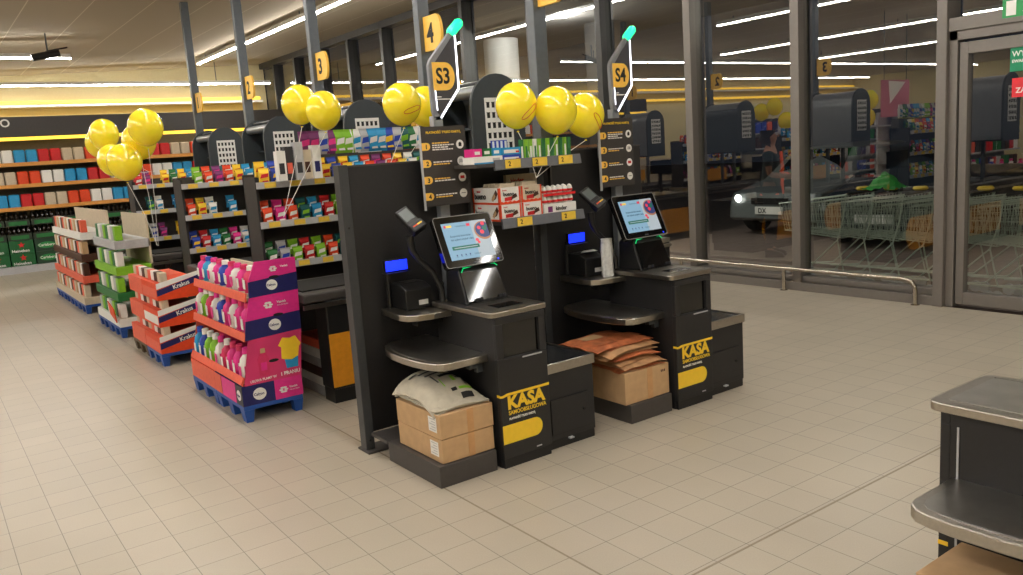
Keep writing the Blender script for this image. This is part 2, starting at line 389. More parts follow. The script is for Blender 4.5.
def kiosk(X0, Y0, label, flip=False, detail=True):
    e = empty('checkout_kiosk', (X0,Y0,0), label, 'self checkout', 'self-service checkout kiosks')
    before = set(o.name for o in bpy.data.objects)
    # low bagging platform
    MB().box(0,0,0,.352,.56,.115).box(-.005,.56,.095,.352,.76,.115).build('bag_platform', anth2, e, bevel=.003)
    # tower
    MB().box(.384,.0,.0,.708,.56,.82).build('tower', anth, e)
    MB().box(.388,.008,0,.704,.03,.055).build('tower_kick_plate', black, e)
    # front panel: a frame around a recessed glossy field
    fp = MB(); a0,a1 = .382,.708
    fp.box(a0,0,.055,a1,.03,.60); fp.box(a0,0,.785,a1,.03,.82); fp.box(a0,0,.60,a0+.045,.03,.785); fp.box(a1-.045,0,.60,a1,.03,.785)
    fp = fp.build('front_panel', anth, e, bevel=.004)
    MB().box(a0+.045,.018,.60,a1-.045,.03,.785).build('card_slot_field', blackg, e)
    MB().box(a0+.16,-.003,.585,a0+.29,.0,.592).build('slot_edge', lgrey, e)
    if flip: MB().box(.3805,.05,.0,.3835,.056,.78).build('light_seam', lgrey, e)
    MB().box(.381,.0,.394,.382,.03,.408).build('yellow_line_end', yel, e)
    # lettering
    MB().prism([(.382,.394),(.398,.392),(.43,.398),(.708,.398),(.708,.412),(.425,.412),(.398,.405),(.382,.405)],'y',-.001,.0).build('yellow_line', yel, e)
    text('KASA', .098, yel, e, (.424,-.001,.325), name='lettering_large', sx=1.03, off=.0042)
    text('SAMOOBSŁUGOWA', .031, yel, e, (.428,-.001,.292), name='lettering_small', sx=.90, off=.0005)
    text('PŁATNOŚĆ TYLKO KARTĄ', .0165, white, e, (.430,-.001,.264), name='lettering_fine', sx=.86, off=.0006)
    P = [(.384,.137),(.59,.137)]+[(.60+.048*math.cos(a),.188+.051*math.sin(a)) for a in [(-PI/2)+PI*k/10 for k in range(11)]]+[(.59,.239),(.384,.239)]
    MB().prism(P,'y',-.001,.0).build('yellow_capsule', yel, e)
    MB().box(.60,-.001,.07,.635,0,.077).build('maker_plate', lgrey, e)
    # counter top
    MB().prism(rr(.355,-.03,.735,.56,.035,5,(1,1,0,0)),'z',.825,.853).build('counter_top', steel, e, bevel=.004)
    MB().prism(rr(.40,.01,.70,.27,.015),'z',.853,.8545).build('scale_plate', steel_d, e)
    if not flip: MB().prism(rr(.47,.06,.64,.17,.01),'z',.8545,.8555).build('floor_scanner_window', blackg, e)
    MB().box(.70,.01,.853,.7025,.5,.8545).box(.395,.275,.853,.70,.278,.8545).build('counter_joint', black, e)
    # upright scanner
    b = MB(); b.loft([[(.42,.290,.853),(.704,.290,.853),(.704,.50,.853),(.42,.50,.853)],[(.43,.368,1.03),(.694,.368,1.03),(.694,.50,1.03),(.43,.50,1.03)],[(.45,.385,1.055),(.675,.385,1.055),(.675,.49,1.055),(.45,.49,1.055)]])
    b.build('scanner_housing', black, e, bevel=.006)
    gz = MB().add([(.432,.286,.868),(.692,.286,.868),(.684,.361,1.022),(.440,.361,1.022)],[(0,1,2,3)]); gz.build('scanner_glass', blackg, e)
    gl = MB().tube([(.445,.358,1.024),(.462,.366,1.044),(.57,.370,1.054),(.67,.366,1.048),(.688,.358,1.034)], .0026, 8).build('status_light', grn_l, e)
    for x in (.475,.505,.635,.662):
        MB().box(x,.276,.868,x+.018,.286,.882).build('contact_mark', dgrey, e)
    # monitor
    MB().box(.52,.44,.85,.60,.50,1.20).build('monitor_stand', black, e)
    mon = MB().prism(rr(-.19,-.15,.19,.15,.018),'y',-.012,.028).build('monitor', blackg, e, bevel=.004, loc=(.537,.415,1.19), rot=(-math.radians(25),0,0))
    rim = MB(); R0 = rr(-.192,-.152,.192,.152,.02,6); R1 = rr(-.187,-.147,.187,.147,.016,6); k_ = len(R0)
    rim.add([(p[0],-.0125,p[1]) for p in R0]+[(p[0],-.0125,p[1]) for p in R1], [(i,(i+1)%k_,k_+(i+1)%k_,k_+i) for i in range(k_)])
    rim.build('monitor_rim', mat('grey_rim', s(120,118,116), .4), mon)
    if not flip:
        b4 = set(bpy.data.objects.keys()); screen_content(mon)
        for nm_ in bpy.data.objects.keys():
            if nm_ not in b4:
                o_ = bpy.data.objects[nm_]
                if o_.location.length > 0: o_.location.x *= .9; o_.location.z *= .9
                o_.scale = (o_.scale.x*.9, o_.scale.y*(.9 if 'text' in nm_ else 1), .9)
    MB().box(-.016,-.0135,-.139,.016,-.013,-.133).build('maker_mark', dgrey, mon)
    MB().box(.150,-.0135,-.139,.158,-.013,-.131).build('power_light', blue_e, mon)
    # basket shelf
    P = [(.425,.07),(.155,.07),(.12,.08),(.09,.11),(.068,.17),(.05,.28),(.045,.40),(.05,.52),(.075,.63),(.12,.73),(.19,.78),(.425,.78)]
    if flip: P = [(.40,.035),(.17,.035),(.135,.045),(.11,.07),(.098,.115),(.09,.18),(.09,.30),(.10,.42),(.12,.52),(.16,.56),(.40,.56)]
    MB().prism(P,'z',.578,.618).build('basket_shelf', steel, e, bevel=.005)
    c = [(.41+(p[0]-.41)*.93, .43+(p[1]-.43)*.93) for p in P]
    MB().prism(c,'z',.618,.6195).build('shelf_surface', steel_d, e)
    MB().box(.30,.12,.54,.384,.16,.578).box(.345,.12,.515,.384,.15,.545).build('shelf_bracket', pole_m, e, bevel=.002); MB().box(.20,.3,.548,.384,.34,.578).build('shelf_bracket', pole_m, e)
    # cabinet on the right
    cb = MB().box(.712,.015,.05,1.065,.60,.44).build('side_cabinet', anth, e, bevel=.003)
    MB().box(.715,.02,0,1.06,.59,.05).build('cabinet_kick_plate', black, e)
    MB().box(.737,.0125,.080,1.017,.0155,.290).build('door_gap', blk_in, e)
    dr = MB().box(.742,.007,.085,1.012,.0145,.285).build('cabinet_door', anth, e, bevel=.001)
    MB().lathe([(.008,0),(.008,.012)],12,(0,0,0)).build('lock', blk_in, dr, loc=(.978,.010,.19), rot=(PI/2,0,0))
    b = MB(); b.box(.712,.005,.44,1.075,.02,.495).box(1.06,.02,.44,1.075,.61,.495).box(.712,.02,.44,.727,.61,.495).box(.727,.595,.44,1.06,.61,.495)
    b.build('scale_rim', steel, e, bevel=.003)
    MB().box(.727,.02,.44,1.06,.595,.488).build('scale_top', mat('dark_scale_glass', s(40,42,44), .2, coat=.3), e)
    MB().box(.86,-.001,.038,.89,.03,.046).build('maker_plate', lgrey, e)
    # printer shelf
    P = [(.40,.40),(.27,.40),(.18,.42),(.135,.46),(.12,.52),(.125,.62),(.15,.79),(.40,.79)]
    MB().prism(P,'z',.785,.82).build('printer_shelf', steel, e, bevel=.004)
    MB().box(.22,.5,.74,.384,.56,.785).build('shelf_bracket', black, e)
    # customer display on a post
    MB().tube([(.19,.755,.82),(.19,.755,1.05)],.012,8).build('display_post', black, e)
    ds = MB().box(-.07,0,-.032,.07,.03,.036).box(-.08,-.03,-.04,.08,.03,-.035).build('customer_display', black, e, bevel=.003, loc=(.205,.66,1.075))
    MB().box(-.068,-.002,-.028,.068,.0,.030).build('blue_screen', blue_e, ds)
    # payment terminal on an arm
    MB().tube([(.395,.50,.854),(.398,.51,.93),(.365,.54,1.03),(.30,.56,1.10),(.26,.56,1.16),(.255,.565,1.24)],[.018,.018,.016,.016,.02,.024],10).build('terminal_arm', black, e, smooth=True)
    MB().tube([(.40,.53,.856),(.43,.54,.95),(.38,.57,1.05),(.31,.59,1.12),(.28,.585,1.20)],.006,6).build('cable', black, e, smooth=True)
    tm = MB().box(-.04,-.02,-.085,.04,.015,.085).box(-.045,-.035,-.085,.045,.02,-.03).build('payment_terminal', black, e, bevel=.006, loc=(.255,.545,1.325), rot=(-math.radians(55),0,math.radians(18)))
    tm.rotation_euler = (Matrix.Rotation(math.radians(-25),4,'Y') @ Matrix.Rotation(math.radians(-42),4,'X')).to_euler()
    MB().box(-.03,-.022,-.005,.03,-.02,.07).build('terminal_screen', mat('terminal_lcd', s(90,98,98), .3, emis=s(110,125,130), es=.05), tm)
    MB().box(-.034,-.037,-.078,.034,-.035,-.045).build('keypad', dgrey, tm)
    MB().box(-.03,-.038,-.06,.0,-.037,-.052).build('red_key', redor, tm)
    MB().box(.0,-.038,-.06,.03,-.037,-.052).build('yellow_key', yel, tm)
    if not flip:
        for o in bpy.data.objects:
            if o.name not in before and o.parent == e and o.name.split('.')[0] in ('front_panel','tower_kick_plate','card_slot_field','slot_edge','yellow_line','yellow_line_end','lettering_large','lettering_small','lettering_fine','yellow_capsule'):
                o.location.y -= .028
        MB().box(.60,-.029,.07,.635,-.028,.077).build('maker_plate', lgrey, e)
    if flip:
        for o in bpy.data.objects:
            if o.name in before or o.type != 'MESH': continue
            if o.parent == e and o.rotation_euler.x == 0 and o.location.length < 1e-6:
                me = o.data
                for v in me.vertices: v.co.y *= -1
                me.flip_normals()
            elif o.parent == e:
                o.location.y *= -1; 
                if o.name.startswith(('lettering',)): o.location.x += o.dimensions.x
                if o.data.name.startswith('monitor'): o.rotation_euler = (-math.radians(25),0,PI)
                else: o.rotation_euler.z += PI
    return e
K1 = (1.965,3.49); K2 = (3.305,3.49); K3 = (2.02,1.20)
kiosk(*K1, 'dark self-checkout kiosk with ecru bags on its platform, the left of the two')
kiosk(*K2, 'dark self-checkout kiosk with orange paper bags on its platform, nearer the windows')
kiosk(*K3, 'self-checkout kiosk in the near right corner, seen from its dark side with steel counter', flip=True)

# receipt printers
def printer(x, y, z, label, open_=False):
    e = empty('receipt_printer', (x,y,z), label, 'printer')
    MB().prism([(-.09,0),(.09,0),(.09,.145),(-.02,.145),(-.09,.115)],'x',-.085,.085).build('printer_body', black, e, bevel=.006)
    MB().box(-.06,-.02,.145,.06,.05,.1475).build('paper_slot', blk_in, e)
    MB().box(-.005,-.092,.022,.055,-.09,.05).build('white_label', white, e)
    if open_:
        MB().loft([[(-.045,0,.146),(.045,0,.146),(.045,.002,.146),(-.045,.002,.146)],[(-.045,-.03,.163),(.045,-.03,.163),(.045,-.028,.165),(-.045,-.028,.165)],[(-.045,-.07,.158),(.045,-.07,.158),(.045,-.07,.160),(-.045,-.07,.160)]]).build('receipt', white, e)
printer(2.255,4.16,.821, 'black receipt printer on the small steel shelf of the left kiosk')
printer(3.585,4.155,.821, 'black receipt printer with a white receipt curling out, on the right kiosk shelf', True)
e = empty('plastic_bag_roll', (3.612,3.975,.821), 'tall roll of clear plastic bags standing beside the right receipt printer', 'bag roll')
MB().lathe([(.038,0),(.040,.01),(.038,.1),(.041,.16),(.036,.235),(.038,.245),(.012,.246),(.012,.22)],18).build('bag_film', film, e, smooth=True)
MB().prism([(-.045,.0),(-.05,.08),(-.047,.2),(-.036,.22),(-.035,.0)],'y',-.01,.0).build('loose_film', film, e)

# ------------------------------------------------------------------ partition panels
def partition(x0, x1, label):
    e = empty('partition_panel', (x0,4.29,0), label, 'partition', 'dark partition panels behind the kiosks'); w = x1-x0
    MB().box(.055,.01,.10,w,.03,1.64).build('panel_board', anth, e)
    MB().box(0,-.025,0,.055,.05,1.655).build('post', mat('panel_post', s(58,60,62), .4), e, bevel=.003)
    MB().box(w-.04,.03,0,w,.06,1.60).build('post', pole_m, e)
    MB().box(-.012,-.075,0,.20,.07,.012).build('foot_plate', anth2, e, bevel=.002)
    MB().box(.055,.005,1.64,w,.035,1.65).build('top_rail', anth2, e)
    for z in (.06,1.3): MB().box(.02,-.028,z,.032,-.024,z+.012).build('screw', black, e)
partition(1.93,3.27,'dark partition panel behind the left kiosk, its left post standing on a foot plate')
partition(3.30,4.27,'dark partition panel behind the right kiosk, nearest the window')

# ------------------------------------------------------------------ instruction signs and lane lights
def instruct(x, label):
    e = empty('instruction_sign', (x,4.19,1.38), label, 'sign', 'instruction boards above the kiosk screens')
    MB().box(0,0,0,.305,.012,.458).build('sign_board', mat('sign_dark', s(56,52,50), .5), e)
    MB().box(-.006,-.004,-.02,.0,.014,.46).build('edge_strip', lgrey, e)
    MB().box(.0,.012,.2,.09,.03,.30).build('bracket', pole_m, e)
    text('PŁATNOŚĆ TYLKO KARTĄ', .019, yel, e, (.035,-.001,.418), name='heading', off=.0005, sx=1.02)
    L_ = [('BRAK GOTÓWKI ZWROTÓW','UŻYJ TORBY, BĄDŹ EKO','WEŹ LUB ZAKUP TORBĘ','SKANUJ ARTYKUŁY'),('ZESKANUJ ARTYKUŁY','I POŁÓŻ W STREFIE'),('WYBIERZ PŁATNOŚĆ','KARTĄ LUB MOBILNĄ'),('ODBIERZ PARAGON','I ZABIERZ ZAKUPY')]
    L_ = [('','','',''),('',''),('',''),('','')]
    for i, z in enumerate((.345,.248,.152,.058)):
        P = [(.0,z-.022),(.035,z-.022)]+[(.035+.022*math.cos(a),z+.022*math.sin(a)) for a in [-PI/2+PI*k/8 for k in range(9)]]+[(.0,z+.022)]
        t = MB().prism(P,'y',-.002,.0).build('step_badge', yel_p, e)
        text(str(i+1), .036, blk_in, t, (.022,-.0025,z-.013), name='step_number', off=.0012)
        c = MB().lathe([(.026,0),(.026,.0015)],24).build('picture_disc', white, e, loc=(.262,-.0,z+.004), rot=(PI/2,0,0))
        ic = MB()
        if i == 0: ic.box(-.010,-.012,.0015,.010,.008,.002).box(-.006,.008,.0015,.006,.013,.002); m_ = blk_in
        elif i == 1: ic.box(-.013,-.012,.0015,-.011,.012,.002).box(-.006,-.01,.0015,-.004,.012,.002).box(0,-.01,.0015,.002,.012,.002).box(.006,-.01,.0015,.012,.01,.002); m_ = dgrey
        elif i == 2: ic.box(-.014,-.008,.0015,.014,.009,.002); m_ = red
        else: ic.box(-.015,-.001,.0015,.015,.002,.002); m_ = dgrey
        ic.build('pictogram', m_, c)
        rows = 4 if i == 0 else 2
        for r_ in range(rows):
            zz = z+.006*(rows-1)-r_*.0125; wd = (.115,.125,.095,.13)[(r_+i)%4]
            # rows of short word-like dashes
            xx = .072; m = MB()
            while xx < .072+wd:
                l_ = random.uniform(.010,.026); m.box(xx,-.001,zz-.0035,xx+l_,0,zz+.0035); xx += l_+.004
            m.build('text_row', (white if (r_+i)%2 else yel_p) if i != 0 else (white if r_ else yel_p), e)
    return e
def lane_light(x, num, label):
    e = empty('lane_light', (x,4.24,0), label, 'lane sign', 'lit lane signs with green beacons')
    Z = lambda L: [(p[0],p[1]) for p in L]
    MB().box(.02,.0,0,.085,.05,1.90).build('post', mat('light_post', s(150,155,160), .35, .5), e, bevel=.004)
    out = [(.022,1.93),(.016,2.19),(.028,2.22),(.185,2.39),(.205,2.40),(.216,2.385),(.216,2.05),(.068,1.87),(.035,1.87)]
    MB().prism(out,'y',0,.03).build('housing', mat('sign_housing', s(128,130,136), .4, .2), e, bevel=.006)
    inn = [(.048,1.925),(.042,2.185),(.195,2.36),(.204,2.35),(.204,2.06),(.068,1.90)]
    MB().prism(inn,'y',-.003,.0).build('face_panel', mat('sign_face', s(58,57,62), .5), e)
    def strip(p, q, w, nm='led_strip'):
        d = Vector((q[0]-p[0],0,q[1]-p[1])).normalized(); nn = Vector((-d.z,0,d.x))*w
        a = [(p[0]-nn.x,p[1]-nn.z),(q[0]-nn.x,q[1]-nn.z),(q[0]+nn.x,q[1]+nn.z),(p[0]+nn.x,p[1]+nn.z)]
        MB().prism(a,'y',-.006,-.003).build(nm, led, e)
    strip((.209,2.36),(.209,2.055),.005); strip((.209,2.055),(.072,1.888),.0055); strip((.041,2.19),(.051,1.93),.0025)
    P = [(.038,2.045),(.10,2.045)]+[(.125+.06*math.cos(a),2.125+.08*math.sin(a)) for a in [-PI/2+PI*k/10 for k in range(11)]]+[(.036,2.205)]
    npl = MB().prism(P,'y',-.008,-.003).build('number_plate', yel_p, e)
    text(num, .125, blk_in, npl, (.055,-.009,2.085), name='lane_number', off=.003, sx=.82)
    MB().box(.05,-.005,2.005,.085,-.003,2.011).box(.05,-.005,1.992,.17,-.003,1.998).build('small_print', white, e)
    MB().tube([(.185,.015,2.365),(.197,.015,2.38),(.255,.015,2.435),(.268,.015,2.446)],[.022,.029,.029,.018],14).build('beacon', grn_e, e, smooth=True)
    return e
for k, (dx, n_) in enumerate(((0,'S3'),(1.385,'S4'))):
    instruct(2.42+dx-.01*k, ('instruction board with four numbered steps on the post below the S3 light','instruction board with four numbered steps on the post below the S4 light')[k])
    lane_light(2.525+dx+.035*k, n_, 'six-sided lit lane sign reading %s with a green beacon on top' % n_)

# ------------------------------------------------------------------ products shelf between kiosks
e = empty('candy_shelf', (2.76,3.95,0), 'two-tier dark steel candy shelf with yellow price tags hung on the partition between the kiosks', 'shelf')
for z, x0, x1 in ((1.605,.0,.655),(1.26,.03,.66)):
    sh = MB().box(x0,.015,z-.02,x1,.33,z).build('shelf_board', anth2, e)
    MB().prism([(.0,z-.04),(.018,z-.042),(.028,z+.018),(.012,z+.018)],'x',x0,x1).build('price_rail', mat('rail_grey', s(98,100,106), .4), sh)
    for tx in (.07,.27,.47) if z > 1.5 else (.13,.47):
        t = MB().box(tx,-.004,z-.035,tx+.11,-.001,z+.015).build('price_tag', yel_t, sh, rot=(0,0,0))
        text('2', .038, blk_in, t, (tx+.02,-.005,z-.022), name='price_figure', off=.0006)
MB().box(-.14,.0,1.585,.0,.225,1.605).build('shelf_board', anth2, e)
for x in (.005,.64): MB().box(x,.30,1.18,x+.015,.33,1.66).build('upright', anth2, e)

def pkg(name, w, d, h, m, label, cat, loc, grp=None, rz=0, rx=0):
    o = MB().box(-w/2,0,0,w/2,d,h).build(name, m, None, bevel=.001, seg=1)
    o.location = loc; o.rotation_euler = (rx,0,rz); return tag(o, label, cat, grp)
# bueno boxes: long red and white cartons, ends to the front
def choc_box(x, z, w, h, d, label, grp, side=True, y=3.985, open_=False):
    e = empty('chocolate_bar_box', (x,y,z), label, 'chocolate box', grp)
    MB().box(0,0,0,w,d,h).build('carton', white, e)
    # red end frame with wavy bottom
    MB().box(0,-.001,0,.012,0,h).build('red_edge', redor, e); MB().box(w-.01,-.001,0,w,0,h).build('red_edge', redor, e)
    P = [(0,0)]+[(0,.014)]+[(w*k/10,.014+(.004 if k % 2 else -.002)) for k in range(1,10)]+[(w,.014),(w,0)]
    MB().prism(P,'y',-.0015,0).build('red_wave', redor, e)
    text('bueno', h*.32, blk_in, e, (.03,-.002,h*.50), off=.0009)
    text('kinder', h*.13, red, e, (.025,-.002,h*.80))
    MB().prism([(w*.55,h*.25),(w*.85,h*.4),(w*.8,h*.62),(w*.62,h*.5)],'y',-.002,-.001).build('chocolate_picture', brown, e)
    MB().prism([(w*.25,h*.2),(w*.6,h*.2),(w*.6,h*.45),(w*.25,h*.4)],'y',-.0018,-.001).build('red_banner', red, e)
    if side:
        MB().box(-.001,0,0,0,.012,h).box(-.001,0,0,0,d,.012).box(-.001,d-.014,0,0,d,h).build('side_red_edge', redor, e)
        text('bueno', h*.52, blk_in, e, (-.002,d*.92,h*.33), '-x', off=.0014, sx=.95)
        text('kinder', h*.16, red, e, (-.002,d*.82,h*.74), '-x', off=.0005)
        MB().prism([(d*.04,h*.66),(d*.10,h*.90),(d*.26,h*.42),(d*.22,h*.25),(d*.12,h*.35)],'x',-.002,-.001).build('side_chocolate_picture', brown, e)
        MB().prism([(d*.12,h*.5),(d*.16,h*.68),(d*.28,h*.30),(d*.22,h*.18)],'x',-.0025,-.002).build('side_wafer_picture', card, e)
    if open_: 
        for k in range(4): MB().prism([(.02+.0*k,h),(w-.02,h),(w-.03,h+.022),(.03,h+.022)],'y',.02+.055*k,.03+.055*k).build('bar_wrapper', cardl, e)
    return e
zt = 1.261; h = .098
gb = 'stacked red and white chocolate bar boxes'
choc_box(2.795,zt,.155,h,.28,'lower red and white chocolate bar box at the left end of the lower candy shelf',gb)
choc_box(2.795,zt+h+.001,.155,h,.28,'upper red and white chocolate bar box at the left end of the lower candy shelf',gb,open_=True)
choc_box(2.957,zt,.155,h,.26,'lower chocolate bar box mid lower candy shelf, just left of the egg packs',gb,side=False)
e = choc_box(2.957,zt+h+.001,.155,h,.26,'upper, cream coloured chocolate bar box left of the egg packs',gb,side=False,open_=True)
for c in kids(e):
    if c.name.startswith('carton'): c.data.materials[0] = cardl
# egg trays
eggs_r = None
e = empty('egg_tray', (3.125,3.985,zt), 'white and red printed box of chocolate eggs, lower one, right on the lower candy shelf', 'candy tray')
MB().box(0,0,0,.255,.22,.07).build('tray', white, e); MB().box(0.0,-.001,.0,.255,0,.008).build('red_stripe', red, e)
text('kinder', .034, blk_in, e, (.09,-.002,.028), off=.001); MB().box(.03,-.002,.02,.065,-.001,.055).build('egg_picture', purp, e)
e = empty('egg_tray', (3.125,3.985,zt+.122), 'thin red and white tray of chocolate eggs standing on the lower eggs', 'candy tray')
MB().box(0,0,0,.255,.22,.008).build('tray', white, e); MB().box(0.0,-.001,-.004,.255,0,.012).build('red_stripe', red, e)
g = 'white and red chocolate eggs in the trays'
EG = MB().lathe([(.004,0),(.014,.004),(.0195,.018),(.0185,.032),(.012,.045),(.003,.05)],12).build('chocolate_egg', white, None, smooth=True)
EGR = MB().lathe([(.0192,.008),(.0202,.018),(.0198,.022)],12).build('red_band', red, EG)
tag(EG, 'white chocolate egg with red band, standing in a tray on the lower candy shelf', 'chocolate egg', g)
cache(EG)
first = True
for tier in range(2):
    for r_ in range(2):
        for c_ in range(6):
            loc = (3.147+.0415*c_, 4.012+.06*r_, zt+.0705+tier*.0605)
            if first: EG.location = loc; first = False
            else: copy_tree(EG, loc=loc)
# back stand-up display card
e = empty('display_card', (3.02,4.215,zt), 'white cardboard display with red print standing behind the egg trays', 'display box')
MB().box(0,0,0,.24,.03,.26).build('card_back', cardl, e)
text('kinder', .04, red, e, (.03,-.002,.21), off=.001); 
for k in range(3): MB().lathe([(.018,0),(.018,.002)],12).build('printed_egg', red, e, loc=(.05+.06*k,0,.17), rot=(PI/2,0,0))
# upper shelf: toothpaste and gum
zt2 = 1.606
cols = [(pink,'pink'),(green,'green'),(cyan,'light blue')]
for k, (m_, nm) in enumerate(cols):
    e = empty('mint_box', (2.665+.067*k,3.98,zt2+.042), 'small %s and white mint box on the left of the upper candy shelf' % nm, 'mint box', 'small mint boxes')
    MB().box(-.028,0,0,.028,.1,.045).build('box', m_, e); MB().box(-.022,-.001,.012,.014,0,.03).build('white_label', white, e)
e = empty('toothpaste_box', (2.655,3.965,zt2), 'long white toothpaste carton lying under the small mint boxes on the upper shelf', 'toothpaste box')
MB().box(-.03,0,0,.17,.12,.041).build('carton', white, e); MB().box(.10,-.001,.006,.15,0,.03).build('barcode', lgrey, e); MB().box(-.03,-.001,0,.17,0,.008).build('blue_stripe', cyan, e)
for k in range(2):
    e = empty('toothpaste_box', (2.89,3.975,zt2+.043*k), ('lower','upper')[k]+' blue and white toothpaste carton beside the green gum packs', 'toothpaste box', 'blue toothpaste cartons')
    MB().box(-.055,0,0,.075,.12,.041).build('carton', (blu2,cyan)[k], e); MB().box(-.045,-.001,.008,.06,0,.028).build('white_label', white, e); MB().box(.04,-.0015,.01,.065,-.001,.02).build('red_label', red, e)
for k in range(4):
    e = empty('toothbrush_pack', (2.86+.03*k,4.10,zt2+.03), 'dark blue toothbrush pack standing behind the toothpaste, %s from the left' % ('first','second','third','fourth')[k], 'toothbrush', 'toothbrush packs behind the toothpaste cartons')
    MB().box(-.012,0,0,.012,.01,.10).build('card', blu2, e); MB().box(-.007,-.002,.05,.007,0,.095).build('blister', white, e)
gi = 0
for k in range(12):
    x = 2.995+.0335*k; m_ = (green,limeg,limeg,white,limeg,green,limeg,green,limeg,green,limeg,green)[k]
    mn_ = {green:'green',limeg:'lime',white:'white'}
    nm = 'green' if m_ is green else ('lime green' if m_ is limeg else 'white')
    e = empty('gum_pack', (x,4.0,zt2), 'upright %s gum pack, %s from the left on the upper candy shelf' % (nm, ('first','second','third','fourth','fifth','sixth','seventh','eighth','ninth','tenth','eleventh','twelfth')[k]), 'gum pack', 'upright green gum packs')
    MB().loft([[(-.011,0,0),(.011,0,0),(.011,.02,0),(-.011,.02,0)],[(.000,.01,.125),(.022,.01,.125),(.022,.03,.125),(.0,.03,.125)]]).build('pack', m_, e)
    MB().add([(-.006,-.001,.015),(.008,-.001,.015),(.014,.0085,.10),(.002,.0085,.10)],[(0,1,2,3)]).build('label_strip', (white,green,white,green)[k%4], e)

# ------------------------------------------------------------------ balloons
def balloon(c, r, label, grp='yellow balloons over the checkouts', tie=None, mark=0):
    e = empty('balloon', c, label, 'balloon', grp)
    pr = []
    for k in range(19):
        t = k/18*PI; rr_ = math.sin(t)*r; z = math.cos(t)*r*1.10
        if z < 0: z *= 1.03; rr_ *= (1-.05*(-z/r)**2)
        pr.append((max(rr_,.004), z))
    pr = pr[::-1]
    MB().lathe(pr, 32).build('balloon_skin', bal_m, e, smooth=True)
    MB().lathe([(.010,-r*1.26),(.004,-r*1.20)],10).build('knot', bal_m, e)
    if tie:
        d = Vector(tie)-Vector(c); MB().tube([(0,0,-r*1.24),(d.x*.5+.01,d.y*.5,d.z*.5-r*.5),tuple(d)],.0022,5).build('ribbon', white, e)
    if mark:
        # red outline capsule print on the front skin
        m = MB(); P = []
        for k in range(25):
            a = 2*PI*k/24; u = .045*math.cos(a)*1.0+(.02 if math.cos(a) > 0 else -.02); w = .016*math.sin(a)
            ca, sa = math.cos(mark), math.sin(mark); U, Wz = u*ca-w*sa, u*sa+w*ca-.045; U += .015
            xn, zn = U/r, Wz/(r*1.15); yy = -math.sqrt(max(.02,1-xn*xn-zn*zn))*r
            P.append((U,yy-.001,Wz))
        m.tube(P,.0018,5,False); m.build('red_print', red, e)
    return e
tie = (3.06,3.96,1.50)
balloon((3.02,4.06,1.935),.125,'left one of the three large yellow balloons above the candy shelf',tie=tie,mark=.7)
balloon((3.258,3.98,1.895),.130,'middle, frontmost of the three large yellow balloons above the candy shelf',tie=tie)
balloon((3.625,4.14,1.865),.130,'right one of the three large yellow balloons, partly behind the middle one',tie=tie,mark=-.85)
t2 = (2.45,5.0,1.30)
balloon((2.738,4.95,2.023),.128,'yellow balloon with a red print left of the S3 lane sign',tie=t2,mark=.3)
balloon((3.06,5.2,2.02),.128,'yellow balloon half hidden behind the S3 lane sign',tie=t2)
t3 = (2.2,5.9,1.3)
balloon((2.497,6.1,2.12),.135,'left one of the two yellow balloons beside the lane 3 pole',tie=t3)
balloon((2.575,5.85,2.054),.130,'right, nearer one of the two yellow balloons beside the lane 3 pole',tie=t3)

# ------------------------------------------------------------------ checkout lanes
WORDC = {1:'one',2:'two',3:'three',4:'four',5:'five'}
WORD = {1:'first',2:'second',3:'third',4:'fourth'}
def lane(n_, y, x0=2.2, x1=5.6):
    e = empty('checkout_lane', (x0,y,0), 'black cashier checkout counter with conveyor belt and orange capsule, in the %s lane' % WORD[n_], 'checkout', 'cashier checkout lanes')
    L = x1-x0
    MB().box(0.36,.04,0,L,.75,.10).box(.01,.02,0,.37,.19,.10).build('plinth', black, e)
    MB().box(.34,0,.10,L,.78,.74).box(0,0,.10,.345,.20,.74).build('counter_body', black, e, bevel=.01)
    MB().box(-.15,.0,.74,L*.62,.78,.80).build('counter_rim', anth2, e, bevel=.01)
    MB().box(-.10,.14,.80,L*.60,.66,.81).build('conveyor_belt', rubber, e)
    MB().box(-.16,-.02,.70,L,-.0,.73).build('bumper_strip', steel, e)
    MB().box(L*.62,.1,.74,L*.66,.6,.83).build('scanner', steel_d, e, bevel=.01)
    MB().prism([(L*.66,.0),(L,.0),(L,.35),(L*.78,.70),(L*.66,.70)],'z',.74,.78).build('packing_tray', steel_d, e)
    for (a, b2) in ((.0,.17),(.75,1.75),(2.15,3.25)):
        P = [(a,.13),(b2-.16,.13)]+[(b2-.16+.16*math.cos(t),.33+.20*math.sin(t)) for t in [-PI/2+PI*k/10 for k in range(11)]]+[(a,.53)] if a else [(a,.12),(b2,.12),(b2,.5),(a,.5)]
        MB().prism(P,'y',-.004,0).build('orange_capsule', ora, e)
    cp = [(.62,.86),(1.05,.86)]+[(1.05+.10*math.cos(t),.97+.11*math.sin(t)) for t in [-PI/2+PI*k/10 for k in range(11)]]+[(.62,1.08)]
    MB().prism(cp,'y',.68,.70).build('upright_capsule', ora, e); MB().box(.66,.685,.80,.70,.70,.87).build('capsule_foot', black, e); MB().box(.98,.685,.80,1.02,.70,.87).build('capsule_foot', black, e)
    # till screen
    MB().box(L*.72,.55,.78,L*.74,.58,1.1).build('till_post', black, e)
    MB().box(L*.66,.53,1.1,L*.80,.56,1.32).build('till_screen', blackg, e)
    return e
